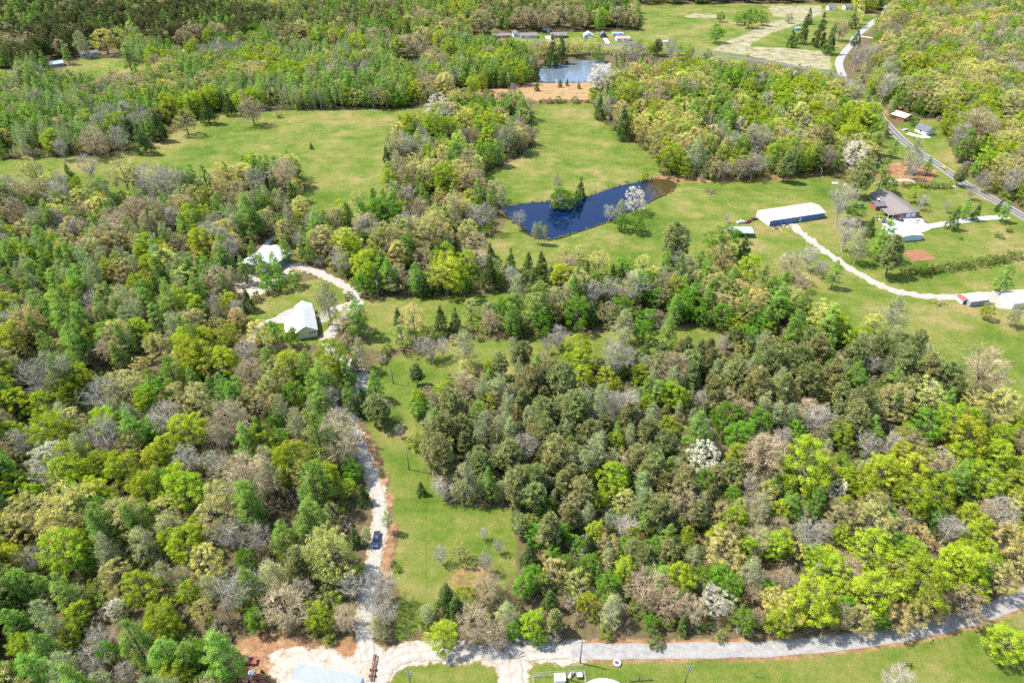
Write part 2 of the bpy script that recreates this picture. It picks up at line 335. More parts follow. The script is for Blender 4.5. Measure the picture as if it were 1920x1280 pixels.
def sheet(name, poly, z, m, label, cat):
    pts = [P(*q) for q in poly]
    if name != 'clay_plot': pts = spline(pts + [pts[0]], 4)[:-1]
    else:
        rr = random.Random(4); pts = [a.lerp(b_, i/14) + Vector((rr.uniform(-.25, .25), rr.uniform(-.25, .25), 0)) for a, b_ in zip(pts, pts[1:]+pts[:1]) for i in range(14)]
    me = bpy.data.meshes.new(name); bm = bmesh.new(); vs = [bm.verts.new((p.x, p.y, z)) for p in pts]
    bm.faces.new(vs); bmesh.ops.triangulate(bm, faces=bm.faces[:]); bmesh.ops.recalc_face_normals(bm, faces=bm.faces[:])
    if sum(f.normal.z for f in bm.faces) < 0: bmesh.ops.reverse_faces(bm, faces=bm.faces[:])
    bm.to_mesh(me); bm.free(); o = link(name, me, None, m); tag(o, label, cat, kind='structure'); return o
WAT = water_material('deep_water', (0.0015, 0.010, 0.040), 0.03, 0.05, True)
WAT2 = water_material('sky_toned_water', (0.10, 0.13, 0.16), 0.02, 0.03)  # bright sky reflection painted into the water's base colour
def grow(poly, k):
    cx = sum(p[0] for p in poly)/len(poly); cy = sum(p[1] for p in poly)/len(poly)
    return [(cx+(x-cx)*k, cy+(y-cy)*k) for x, y in poly]
sheet('pond_water', grow(POND1, 1.03), -0.45, WAT, 'deep blue farm pond below the middle field', 'pond')
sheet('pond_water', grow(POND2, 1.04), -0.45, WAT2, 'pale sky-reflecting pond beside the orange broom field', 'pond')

# roads as ragged-edged ribbons
GRAVEL = mat('white_gravel', (0.25, 0.22, 0.18), 0.95, 0.3, 0.7, col2=(0.43, 0.395, 0.345), bump=0.4)
LANE = mat('worn_lane', (0.20, 0.19, 0.175), 0.9, 0.2, 0.7, col2=(0.33, 0.315, 0.29), bump=0.3)
ASPH = mat('asphalt', (0.085, 0.085, 0.09), 0.85, 0.2, 0.8, col2=(0.15, 0.15, 0.155))
OLDASPH = mat('old_asphalt', (0.24, 0.235, 0.225), 0.9, 0.2, 0.6, col2=(0.34, 0.33, 0.31))
CONC = mat('concrete', (0.50, 0.48, 0.44), 0.9, 0.12, 0.8)
WHITEP = mat('white_paint', (0.78, 0.78, 0.76), 0.6, 0.05, 2)
YELLOWP = mat('yellow_paint', (0.6, 0.42, 0.06), 0.7, 0.08, 2)
ROADPTS = []
def rutted(m, verge, amount):
    nt = m.node_tree; N = nt.nodes; L = nt.links; bs = N['Principled BSDF']; src = bs.inputs['Base Color'].links[0].from_socket
    at = N.new('ShaderNodeAttribute'); at.attribute_name = 'across'; g = N.new('ShaderNodeNewGeometry'); nz = N.new('ShaderNodeTexNoise'); nz.inputs['Scale'].default_value = .35; nz.inputs['Detail'].default_value = 7; nz.inputs['Roughness'].default_value = .75; L.new(g.outputs['Position'], nz.inputs['Vector'])
    ab = N.new('ShaderNodeMath'); ab.operation = 'ABSOLUTE'; L.new(at.outputs['Fac'], ab.inputs[0])
    rp = N.new('ShaderNodeValToRGB'); L.new(ab.outputs[0], rp.inputs[0]); e = rp.color_ramp.elements
    e[0].position = 0; e[0].color = (.55,)*3+(1,); e[1].position = 1; e[1].color = (1,)*4; q = e.new(.28); q.color = (.12,)*3+(1,); q = e.new(.65); q.color = (.12,)*3+(1,)
    s = N.new('ShaderNodeMath'); s.operation = 'ADD'; L.new(rp.outputs[0], s.inputs[0]); L.new(nz.outputs[0], s.inputs[1])
    mr = N.new('ShaderNodeMapRange'); mr.inputs['From Min'].default_value = .75; mr.inputs['From Max'].default_value = 1.35; mr.inputs['To Max'].default_value = amount; L.new(s.outputs[0], mr.inputs['Value'])
    mx = N.new('ShaderNodeMix'); mx.data_type = 'RGBA'; mx.inputs[7].default_value = (*verge, 1); L.new(src, mx.inputs[6]); L.new(mr.outputs[0], mx.inputs[0]); L.new(mx.outputs[2], bs.inputs['Base Color'])
rutted(GRAVEL, (0.23, 0.185, 0.115), .6); rutted(LANE, (0.24, 0.19, 0.12), .5)
def ribbon(name, path, width, z, m, label=None, cat=None, rag=0.0, parent=None, seed=0, kind='structure', offset=0.0, dash=None, lift_fn=None):
    pts = spline([P(*q) for q in path], 10); rng = random.Random(seed)
    res = []; acc = 0
    for a, b in zip(pts, pts[1:]):
        n = max(1, int((b-a).length/1.5)); res += [a.lerp(b, i/n) for i in range(n)]
    res.append(pts[-1]); V = []; F = []; AC = []
    nn = 11 if rag else 5; lo, ro = 0.0, 0.0
    for i, p in enumerate(res):
        d = (res[min(i+1, len(res)-1)] - res[max(i-1, 0)]).normalized(); nrm = Vector((-d.y, d.x, 0))
        lo = lo*0.75 + rng.uniform(-1, 1)*rag*0.5; ro = ro*0.75 + rng.uniform(-1, 1)*rag*0.5
        for k in range(nn):
            t = k/(nn-1)*2-1; ww = width/2 + (lo if t < 0 else ro)
            q = p + nrm*(t*ww + offset); V.append((q.x, q.y, z - (0.02 if abs(t) == 1 else 0))); AC.append(t)
    for i in range(len(res)-1):
        if dash and (i//dash) % 4 != 0: continue
        for k in range(nn-1):
            F.append((i*nn+k+1, i*nn+k, (i+1)*nn+k, (i+1)*nn+k+1))
    o = pydata(name, V, F, m, parent); at = o.data.attributes.new('across', 'FLOAT', 'POINT'); at.data.foreach_set('value', AC)
    if parent is None: tag(o, label, cat, kind=kind)
    return o, res
RSPEC = {
 'drive': ('gravel_drive', GRAVEL, 'white gravel drive winding through the clearing past the pickup', 'drive', 0.6),
 'house_loop': ('gravel_drive', GRAVEL, 'short white gravel loop in front of the green gabled house', 'drive', 0.6),
 'house_path': ('path', GRAVEL, 'thin pale gravel path west of the green gabled house', 'path', 0.5),
 'woods_track': ('path', OLDASPH, 'grey track entering the woods behind the white-roofed barn', 'path', 0.5),
 'lane_gravel': ('gravel_lane', GRAVEL, 'bright gravel end of the lane at the drive entrance', 'road', 0.7),
 'lane': ('country_lane', LANE, 'worn grey lane curving along the foot of the woods', 'road', 0.3),
 'tank_drive': ('gravel_drive', GRAVEL, 'wide white gravel driveway leading to the water tank', 'drive', 0.9),
 'barn_drive': ('gravel_drive', GRAVEL, 'gravel drive curving from the long blue-walled shed past the pines', 'drive', 0.6),
 'house_drive': ('concrete_drive', CONC, 'pale driveway from the brick ranch house to the highway', 'drive', 0.2),
 'north_drive': ('gravel_drive', GRAVEL, 'pale driveway north of the brick ranch house', 'drive', 0.4),
 'highway': ('highway', ASPH, 'two-lane asphalt highway with white edge lines', 'road', 0.0),
 'side_road': ('side_road', OLDASPH, 'pale side road climbing from the highway junction', 'road', 0.1),
 'row_drive': ('concrete_drive', CONC, 'white concrete drive of the brown-roofed ranch house', 'drive', 0.1),
 'row_drive_white': ('concrete_drive', CONC, 'white concrete drive of the small dark barn house', 'drive', 0.1),
 'lot_pad': ('concrete_pad', CONC, 'white concrete pad beside the big grey-roofed workshop', 'pad', 0.3),
 'east_house_drive': ('concrete_drive', CONC, 'white driveway beside the dark-roofed white house', 'drive', 0.2),
 'field_crossing': ('path', CONC, 'pale crossing drive off the side road', 'path', 0.2),
}
for i, (k, (path, wd)) in enumerate(ROADS.items()):
    nm, m, lab, cat, rag = RSPEC[k]
    zz = 0.05 + 0.012*(i % 5) + (0.05 if k in ('lane', 'drive') else 0)
    o, res = ribbon(nm, path, wd, zz, m, lab, cat, rag, seed=i)
    ROADPTS.append((np.array([(p.x, p.y) for p in res[::2]]), wd/2, k))
    if k == 'highway':
        half = path[9:]
        for s in (-1, 1): ribbon('edge_line', half, 0.22, zz+0.02, WHITEP, parent=o, offset=s*3.15)
        for s in (-1, 1): ribbon('centre_line', half, 0.14, zz+0.02, YELLOWP, parent=o, offset=s*0.14)

# flat pads
def slab(name, poly, z, m, label, cat): return sheet(name, poly, z, m, label, cat)
slab('concrete_patio', [(505,604),(530,585),(556,578),(560,600),(530,606)], 0.045, mat('old_concrete', (.30,.275,.24), .9, .15, .8), 'white concrete patio west of the green gabled house', 'patio')
slab('parking_pad', [(1655,418),(1668,410),(1722,409),(1738,420),(1752,424),(1725,436),(1690,428),(1660,428)], 0.03, CONC, 'white parking pad in front of the ranch house garage', 'yard')
slab('clay_plot', [(1690,470),(1730,468),(1757,486),(1712,490)], 0.06, mat('red_clay', (0.24,0.105,0.055), 0.95, 0.3, 0.5, bump=.6), 'red clay garden plot in the lawn below the white metal building', 'garden plot')
slab('gravel_yard', [(1800,556),(1850,549),(1930,545),(2010,545),(2010,575),(1900,580),(1830,570)], 0.02, GRAVEL, 'bright gravel yard around the storage trailers', 'yard')

# ------------------------------------------------------------------ buildings
WHITEROOF = mat('white_metal_roof', (0.50, 0.50, 0.50), 0.5, 0.10, 0.5, metal=0.0, spec=0.5)
GALV = mat('galvanised_roof', (0.30, 0.325, 0.37), 0.5, 0.10, 0.35, spec=0.5)
BLUEROOF = mat('blue_grey_roof', (0.30, 0.36, 0.44), 0.5, 0.1, 0.5)
BROWNSH = mat('brown_shingle', (0.185, 0.155, 0.14), 0.9, 0.2, 2.5)
GREYSH = mat('grey_shingle', (0.13, 0.13, 0.14), 0.9, 0.2, 2.5)
PALEGREENROOF = mat('pale_green_roof', (0.50, 0.55, 0.47), 0.6, 0.1, 0.5)
PINKROOF = mat('pink_roof', (0.50, 0.26, 0.26), 0.7, 0.1, 0.5)
REDROOF = mat('red_roof', (0.42, 0.085, 0.075), 0.6, 0.12, 0.8)
BRICK = mat('brick', (0.30, 0.105, 0.06), 0.9, 0.25, 4.0)
OLIVE = mat('olive_siding', (0.58, 0.60, 0.36), 0.8, 0.06, 1.0)
WHITEW = mat('white_siding', (0.72, 0.72, 0.70), 0.7, 0.05, 1.0)
SHADEBLUEW = mat('shaded_blue_wall', (0.10, 0.17, 0.38), 0.5, 0.10, 0.6)  # pale blue metal, its shade and sky light mixed into the colour
PALEBLUEW = mat('pale_blue_wall', (0.50, 0.56, 0.64), 0.6, 0.08, 0.6)
GREYW = mat('grey_siding', (0.30, 0.32, 0.33), 0.7, 0.08, 0.8)
DARKW = mat('dark_siding', (0.06, 0.06, 0.065), 0.8, 0.2, 1.0)
GREENW = mat('green_wall', (0.17, 0.25, 0.19), 0.7, 0.1, 0.8)
REDW = mat('red_siding', (0.34, 0.06, 0.045), 0.8, 0.15, 1.0)
GLASS = mat('window_glass', (0.025, 0.03, 0.04), 0.08, 0.2, 1.0, spec=0.8)
WOOD = mat('weathered_wood', (0.20, 0.15, 0.10), 0.9, 0.25, 2.0)
RUST = mat('rust', (0.17, 0.06, 0.03), 0.9, 0.35, 2.0)
STEEL = mat('galvanised_steel', (0.42, 0.43, 0.44), 0.45, 0.15, 2.0, metal=0.3)
def roof_slope(name, x0, x1, y0, z0, y1, z1, m, parent, thick=0.10, rib=None):
    """a sheet from eave (y0,z0) to ridge (y1,z1), running x0..x1, standing ribs folded into it"""
    prof = []
    if rib:
        n = max(2, int((x1-x0)/rib)); st = (x1-x0)/n
        for i in range(n):
            a = x0+i*st; prof += [(a, 0), (a+st*.80, 0), (a+st*.85, .05), (a+st*.95, .05)]
        prof.append((x1, 0))
    else: prof = [(x0, 0), (x1, 0)]
    d = Vector((0, y1-y0, z1-z0)).normalized(); nr = Vector((0, -d.z, d.y)); nr = nr if nr.z > 0 else -nr
    V = []
    for x, h in prof: V += [Vector((x, y0, z0)) + nr*(thick+h), Vector((x, y1, z1)) + nr*(thick+h)]
    n = len(prof); F = [(2*i, 2*i+2, 2*i+3, 2*i+1) for i in range(n-1)]
    o = len(V); V += [Vector((x0, y0, z0)), Vector((x1, y0, z0)), Vector((x1, y1, z1)), Vector((x0, y1, z1))]
    F += [(o, o+3, o+2, o+1), (o, 0, 1, o+3), (o+1, o+2, 2*n-1, 2*n-2), tuple([o, o+1] + [2*i for i in range(n-1, -1, -1)]), tuple([o+2, o+3] + [2*i+1 for i in range(n)])]
    if y1 < y0: F = [tuple(reversed(f)) for f in F]
    return pydata(name, V, F, m, parent)
def opening(parent, face, u, wd, z0, h, Lx, Ly, kind, m=None):
    """window or door standing proud of a wall; face: front back left right"""
    def b(name, uu, ww, za, zb, out, th, mm, par):
        if face == 'front': return box(name, uu-ww/2, uu+ww/2, -out-th, -out, za, zb, mm, par)
        if face == 'back': return box(name, uu-ww/2, uu+ww/2, Ly+out, Ly+out+th, za, zb, mm, par)
        if face == 'left': return box(name, -out-th, -out, uu-ww/2, uu+ww/2, za, zb, mm, par)
        return box(name, Lx+out, Lx+out+th, uu-ww/2, uu+ww/2, za, zb, mm, par)
    if kind == 'window':
        f = b('window', u, wd+.24, z0-.12, z0+h+.12, .003, .05, WHITEW, parent); b('pane', u, wd, z0, z0+h, .055, .02, GLASS, f); return f
    f = b('garage_door' if kind == 'garage' else 'door', u, wd, z0, z0+h, .003, .06, m or WHITEW, parent)
    if kind == 'garage':
        for k in range(1, 4): b('panel_seam', u, wd-.1, z0+h*k/4-.03, z0+h*k/4+.03, .064, .02, GREYW, f)
    else: b('door_handle', u+wd*.36, .12, z0+h*.45, z0+h*.5, .066, .05, STEEL, f)
    return f
def house(name, label, cat, a, b, depth, wh, rise, wall, roof, ridge='x', over=0.45, rib=None, z=0.0, openings=(), chimney=None, base=None, length=None, group=None, gable=None):
    """a, b: pixels of the front wall's two lower corners (or eave corners when z is given); ridge 'x' runs along the front, 'y' away from it"""
    A, B = P(*a, z), P(*b, z); A.z = B.z = 0; Lx = length or (B-A).length; rz = math.atan2(B.y-A.y, B.x-A.x)
    root = empty(name, A, rz); tag(root, label, cat, group); Ly = depth
    if ridge == 'x':
        V = [(0,0,0),(Lx,0,0),(Lx,Ly,0),(0,Ly,0),(0,0,wh),(Lx,0,wh),(Lx,Ly,wh),(0,Ly,wh),(0,Ly/2,wh+rise),(Lx,Ly/2,wh+rise)]
        F = [(0,1,5,4),(2,3,7,6),(1,2,6,9,5),(3,0,4,8,7),(0,3,2,1)]
    else:
        V = [(0,0,0),(Lx,0,0),(Lx,Ly,0),(0,Ly,0),(0,0,wh),(Lx,0,wh),(Lx,Ly,wh),(0,Ly,wh),(Lx/2,0,wh+rise),(Lx/2,Ly,wh+rise)]
        F = [(0,1,5,8,4),(1,2,6,5),(2,3,7,9,6),(3,0,4,7),(0,3,2,1)]
    pydata('wall', V, F, wall, root)
    if ridge == 'x':
        s = rise/(Ly/2)
        roof_slope('roof_slope', -over, Lx+over, -over, wh-s*over, Ly/2, wh+rise, roof, root, .1, rib)
        roof_slope('roof_slope', -over, Lx+over, Ly+over, wh-s*over, Ly/2, wh+rise, roof, root, .1, rib)
        tube('ridge_cap', [(-over, Ly/2, wh+rise+.11), (Lx+over, Ly/2, wh+rise+.11)], .09, roof, root, 6)
    else:
        s = rise/(Lx/2); h = empty('roof', (0, 0, 0)); h.parent = root; h.rotation_euler = (0, 0, math.pi/2); h.location = (Lx, 0, 0)
        roof_slope('roof_slope', -over, Ly+over, -over, wh-s*over, Lx/2, wh+rise, roof, h, .1, rib)
        roof_slope('roof_slope', -over, Ly+over, Lx+over, wh-s*over, Lx/2, wh+rise, roof, h, .1, rib)
        tube('ridge_cap', [(-over, Lx/2, wh+rise+.11), (Ly+over, Lx/2, wh+rise+.11)], .09, roof, h, 6)
        if gable:
            V = [(0.02,-.012,wh+.02),(Lx-.02,-.012,wh+.02),(Lx/2,-.012,wh+rise-.02),(0.02,-.002,wh+.02),(Lx-.02,-.002,wh+.02),(Lx/2,-.002,wh+rise-.02)]
            pydata('gable_panel', V, [(0,1,2),(5,4,3),(0,3,4,1),(1,4,5,2),(2,5,3,0)], gable, root)
    for face, kind, u, wd, z0, hh, *mm in openings: opening(root, face, u, wd, z0, hh, Lx, Ly, kind, mm[0] if mm else None)
    if chimney:
        cx, cy, cw, ch = chimney; c = box('chimney', cx-cw/2, cx+cw/2, cy-cw/2, cy+cw/2, 0, ch, BRICK, root); box('chimney_cap', cx-cw*.6, cx+cw*.6, cy-cw*.6, cy+cw*.6, ch, ch+.15, CONC, c)
    if base: box('foundation', -.06, Lx+.06, -.06, Ly+.06, 0, .5, base, root)
    root['size'] = (Lx, Ly); return root
def lean_roof(root, x0, x1, y0, z0, y1, z1, m, posts=(), name='porch_roof', rib=None, pm=None):
    r = roof_slope(name, x0, x1, y0, z0, y1, z1, m, root, .1, rib)
    for px, py, h in posts: box('post', px-.09, px+.09, py-.09, py+.09, 0, h, pm or WHITEW, root)
    return r
# green gabled house beside the drive
h = house('gabled_house', 'olive green house with white metal roof beside the gravel drive', 'house', (557.5,637), (596,630), 15, 3.7, 2.5, OLIVE, WHITEROOF, 'y', .5, .8, base=CONC,
 openings=[('front','window',5.6,.7,1.9,1.0),('front','window',6.6,.7,1.9,1.0),('front','window',7.6,.7,1.9,1.0),('right','window',2.5,1.2,1.4,1.2),('right','window',6,1.2,1.4,1.2),('right','door',9,1.1,.5,2.1),('left','window',11,1.2,1.4,1.2)], chimney=None)
lean_roof(h, -4.2, -.35, 2.0, 3.2, 13.5, 3.35, WHITEROOF, [(-4.0,2.3,3.2),(-4.0,7.5,3.2),(-4.0,13.2,3.3)], 'side_roof', .8)
box('chimney_chase', -1.9, -1.0, 2.6, 5.2, 0, 3.9, WOOD, h)
r2 = empty('rear_wing', (1.2, 15.1, 0)); r2.parent = h
pydata('wing_wall', [(0,0,0),(7,0,0),(7,6,0),(0,6,0),(0,0,3.4),(7,0,3.4),(7,6,3.4),(0,6,3.4),(3.5,0,5.5),(3.5,6,5.5)], [(0,1,5,8,4),(1,2,6,5),(2,3,7,9,6),(3,0,4,7)], OLIVE, r2)
for sx in (0, 1):
    pydata('wing_roof', [(-.4+sx*7.8,-.6,3.25),(-.4+sx*7.8,6.4,3.25),(3.5,6.4,5.62),(3.5,-.6,5.62),(-.4+sx*7.8,-.6,3.13),(-.4+sx*7.8,6.4,3.13),(3.5,6.4,5.5),(3.5,-.6,5.5)], [(0,1,2,3),(7,6,5,4),(0,4,5,1),(1,5,6,2),(2,6,7,3),(3,7,4,0)], WHITEROOF, r2)
# barn behind tall trees
house('barn', 'white-roofed barn half hidden behind tall trees at the drive end', 'barn', (446,495), (494,508), 19, 4.2, 2.6, GREENW, WHITEROOF, 'y', .6, .9, z=4.2,
 openings=[('front','garage',5,4,0,3.4),('right','garage',5,3.6,0,3.2),('right','door',11,1.1,0,2.1),('right','window',15,1.2,1.2,1.1)])
# long shed
h = house('long_shed', 'long shed with bright white roof and shaded blue metal wall', 'shed', (1442,424), (1544.4,408.5), 12.5, 3.3, 1.3, SHADEBLUEW, WHITEROOF, 'x', .3, .9,
 openings=[('front','door',19.5,1.1,0,2.2),('front','window',16.8,1.3,1.0,1.1),('front','garage',12.0,3.6,0,2.8,SHADEBLUEW),('left','garage',6.3,4.2,0,3.0,WHITEW),('left','door',10.5,1.1,0,2.1,GREYW)])
pydata('sunlit_end_wall', [(-.02,.05,.02),(-.02,12.45,.02),(-.02,12.45,3.3),(-.02,6.25,4.56),(-.02,.05,3.3),(-.004,.05,.02),(-.004,12.45,.02),(-.004,12.45,3.3),(-.004,6.25,4.56),(-.004,.05,3.3)], [(0,4,3,2,1),(5,6,7,8,9),(0,1,6,5),(1,2,7,6),(2,3,8,7),(3,4,9,8),(4,0,5,9)], WHITEW, h)  # white face: sun on the end wall painted into its colour
# open lean-to
A = P(1368,445); e = empty('open_shed', A, -0.02); tag(e, 'small open shed with blue-grey roof on posts and junk beneath', 'shed')
roof_slope('roof_slope', -.4, 12.4, -.4, 2.6, 5.6, 3.4, BLUEROOF, e, .1, .9)
for i in range(4):
    for y, hh in ((0, 2.6), (5.2, 3.3)): box('post', i*4-.1, i*4+.1, y-.1, y+.1, 0, hh, WOOD, e)
box('rear_wall', .12, 11.88, 5.32, 5.38, 0, 3.2, GREYW, e)
# brick ranch house
h = house('ranch_house', 'brick ranch house with long brown shingle roof and white garage doors', 'house', (1681,409.5), (1721.5,406.5), 27, 2.9, 2.2, BRICK, BROWNSH, 'y', .6, None, gable=WHITEW, base=CONC,
 openings=[('front','garage',6.6,2.5,.1,2.3),('front','garage',9.7,2.5,.1,2.3),('front','window',2.4,1.3,1.0,1.1),('right','window',4,1.5,1.0,1.2),('right','window',10,1.5,1.0,1.2),('right','door',15,1.1,.2,2.1),('right','window',20,1.5,1.0,1.2),('left','window',18,1.5,1.0,1.2),('left','window',23,1.5,1.0,1.2)], chimney=(-2.6, 15.5, 1.3, 4.6))
lean_roof(h, -6.0, -.7, -.4, 2.55, 7.5, 2.9, BROWNSH, [(-5.7,-.1,2.5),(-2.8,-.1,2.5),(-5.7,7.2,2.8)], 'carport_roof')
w2 = empty('side_wing', (-6.2, 11, 0)); w2.parent = h
pydata('wing_wall', box_vf(0, 5.6, 0, 6, 0, 2.7)[0], box_vf(0, 5.6, 0, 6, 0, 2.7)[1], BRICK, w2)
roof_slope('wing_roof', -.4, 6.6, -.5, 2.62, 3, 3.7, GREYSH, w2, .1); roof_slope('wing_roof', -.4, 6.6, 6.5, 2.62, 3, 3.7, GREYSH, w2, .1)
# white metal building below the ranch house
house('metal_building', 'low building with white metal roof below the ranch house pad', 'building', (1684,453.5), (1728,450), 15, 2.7, 1.0, PALEBLUEW, WHITEROOF, 'y', .3, .9, openings=[('right','door',3,1.1,0,2.1),('right','garage',9,3,0,2.4)])
# storage sheds at the east edge
house('storage_trailer', 'long grey storage trailer with white roof beside the red shed', 'shed', (1817,575), (1852,570.5), 6.2, 2.7, .5, GREYW, WHITEROOF, 'x', .15, .9, openings=[('left','door',3.1,1.0,.1,2.0),('left','window',5.0,.7,1.2,.8),('front','window',5,1.0,1.2,.8)])
house('storage_building', 'white-roofed storage building behind the thin trees at the picture edge', 'shed', (1897,579.5), (1945,574), 8, 3.0, .7, PALEBLUEW, WHITEROOF, 'x', .2, .9, openings=[('left','garage',4,3,0,2.5),('front','door',3,1,0,2.1)])
house('garden_shed', 'tiny white shed with red roof against the grey trailer', 'shed', (1803,570.5), (1812,569.5), 4.2, 2.1, .6, PALEBLUEW, REDROOF, 'y', .2, .8, openings=[('front','door',1.2,.9,0,1.8,DARKW)])
# metal shed at the lower edge
house('metal_shed', 'metal shed with ribbed silver-white roof in the chalky yard', 'shed', (681,1267), (560.6,1244.5), 9.0, 3.8, 1.3, PALEBLUEW, GALV, 'x', .1, .45, z=3.8, openings=[('right','garage',4.5,3,0,3),('front','window',4,1.2,1.2,1)])
# houses beyond the highway bend
house('bungalow', 'brick bungalow with pale green roof near the highway', 'house', (1694,228.5), (1711,224), 11, 2.8, 1.6, BRICK, PALEGREENROOF, 'y', .5, openings=[('front','window',2,1.4,1,1.2),('front','door',4.4,1.1,.1,2.1),('right','window',5,1.4,1,1.2)])
house('bungalow', 'white house with dark grey hip-like roof beside its bright driveway', 'house', (1735,254.5), (1751,252), 10, 3.0, 2.4, WHITEW, GREYSH, 'y', .5, openings=[('front','garage',3.6,3,.1,2.3),('right','window',4,1.3,1,1.2),('left','window',5,1.3,1,1.2)])
house('outbuilding', 'narrow white outbuilding behind the pale green roofed bungalow', 'shed', (1708,203), (1716,202), 6, 3.4, 1.0, WHITEW, GREYW, 'y', .2, openings=[('front','door',1.5,1,.1,2.1)])
# the row of houses behind the pale pond
row = dict(group='houses along the far road')
house('brick_house', 'low red brick house in the orange earth lot', 'house', (924,73), (957,72), 10, 2.8, 1.6, BRICK, BROWNSH, 'x', .4, openings=[('front','window',4,2,1,1.2),('front','door',9,1.2,.1,2.1),('front','window',13,2,1,1.2)], **row)
house('garage_house', 'white gable-fronted garage wing with pale drive in the house row', 'house', (963,70), (974,69.5), 9, 3.4, 2.0, WHITEW, GREYSH, 'y', .4, openings=[('front','garage',3,3.4,.1,2.6,GREYW)], **row)
house('ranch_house', 'pale blue-grey ranch house joined to the white garage front', 'house', (976,72.5), (1007,72), 10, 2.8, 1.8, PALEBLUEW, BROWNSH, 'x', .4, openings=[('front','window',3,1.8,1,1.2),('front','door',7.5,1.2,.1,2.1),('front','window',11,1.8,1,1.2),('front','window',14.5,1.6,1,1.2)], **row)
house('dark_shed', 'dark blue shed behind the brown-roofed ranch house', 'shed', (1018,62), (1034,62), 7, 2.8, 1.2, DARKW, GREYSH, 'x', .3, openings=[('front','door',6,2.4,.05,2.3,PALEBLUEW)], **row)
house('ranch_house', 'dark brick ranch house with brown roof and long white drive', 'house', (1033,72), (1062,72), 10, 2.8, 2.0, DARKW, BROWNSH, 'x', .5, openings=[('front','window',3,1.8,1,1.2),('front','door',7.5,1.2,.1,2.1),('front','window',10.5,1.8,1,1.2),('front','window',13.8,1.6,1,1.2)], **row)
house('cottage', 'small white cottage with steep white roof', 'house', (1095,72.5), (1112,72.5), 9, 2.9, 2.6, PALEBLUEW, WHITEROOF, 'y', .6, openings=[('front','window',2.3,1.3,1,1.2),('front','door',4.9,1.2,.1,2.1),('front','window',7.3,1.3,1,1.2)], **row)
house('cottage', 'dark little barn-shaped house with a red porch front', 'house', (1126,71.5), (1137,71.5), 8, 3.0, 2.4, DARKW, GREYSH, 'y', .3, openings=[('front','door',3,1.2,.1,2.1,REDW),('front','window',1.2,.9,1,1.1)], **row)
house('mobile_home', 'pale grey mobile home behind the pink-roofed house', 'house', (1148,68), (1169,68), 4.5, 2.6, .6, PALEBLUEW, GALV, 'x', .2, openings=[('front','window',3,1.4,1,1),('front','door',6,1,.1,2),('front','window',9,1.4,1,1)], **row)
house('bungalow', 'white bungalow with pink roof beside the road', 'house', (1156,78), (1181,77.5), 8, 2.8, 1.6, WHITEW, PINKROOF, 'x', .4, openings=[('front','window',2.5,1.4,1,1.2),('front','door',5.5,1.1,.1,2.1),('front','window',9,1.4,1,1.2)], **row)
house('workshop', 'big workshop with grey-brown roof beside the concrete pad', 'workshop', (930,98), (958,97.5), 15, 3.4, 2.2, WOOD, mat('taupe_roof',(.24,.215,.20),.8,.1,.6), 'x', .3, 1.0, openings=[('front','garage',5,3.2,.05,2.7),('front','window',11,1.4,1.2,1)])
house('mobile_home', 'blue-white house glimpsed among the far pines', 'house', (151,108), (186,104), 9, 2.9, 1.4, PALEBLUEW, GREYSH, 'x', .4, openings=[('front','window',4,1.8,1,1.2),('front','door',9,1.2,.1,2.1),('front','window',14,1.8,1,1.2)])
house('bungalow', 'blue-grey roofed house at the edge of the dark pines', 'house', (92,128), (121,124), 9, 2.8, 1.6, GREYW, BLUEROOF, 'x', .4, openings=[('front','window',4,1.8,1,1.2),('front','window',10,1.8,1,1.2)])
house('mobile_home', 'white mobile home behind the west wood, nearer the pines', 'house', (329,101), (348,100), 4.5, 2.6, .5, WHITEW, GALV, 'x', .2, openings=[('front','window',3,1.4,1,1),('front','window',8,1.4,1,1)])
house('mobile_home', 'second white mobile home, east of the first along the wood', 'house', (378,103), (403,102), 4.5, 2.6, .5, WHITEW, WHITEROOF, 'x', .2, openings=[('front','window',3,1.4,1,1),('front','window',9,1.4,1,1),('front','door',6,1,.1,2)])
house('field_shed', 'turquoise shed at the corner of the green field', 'shed', (1491,58), (1501,57.5), 5, 2.5, .8, mat('turquoise',(.14,.36,.40),.7,.1,1), GALV, 'x', .2, openings=[('front','door',3,1,.05,2)])
house('farmhouse', 'white farmhouse beyond the stubble field, western of two', 'house', (1553,20), (1567,20), 9, 3.4, 2, WHITEW, GREYSH, 'x', .4, openings=[('front','window',3,1.4,1,1.3),('front','door',6,1.2,.1,2.1)])
house('farmhouse', 'white farmhouse beyond the stubble field, nearer the side road', 'house', (1584,19), (1601,19), 9, 3.2, 1.8, WHITEW, GREYSH, 'x', .4, openings=[('front','window',3,1.4,1,1.3),('front','window',8,1.4,1,1.3)])
house('pump_house', 'little white pump house beside the highway near the junction', 'shed', (1489,141), (1496,141), 2.6, 2.6, .6, WHITEW, GALV, 'x', .15, openings=[('front','door',1.2,.9,.05,1.9)])
house('bungalow', 'white-walled house peeping from the far east woods', 'house', (1904,86), (1919,86), 9, 3, 1.6, WHITEW, GALV, 'x', .4, openings=[('front','window',3,1.4,1,1.2)])
OWN_MAX = 170
GSP = 4.0

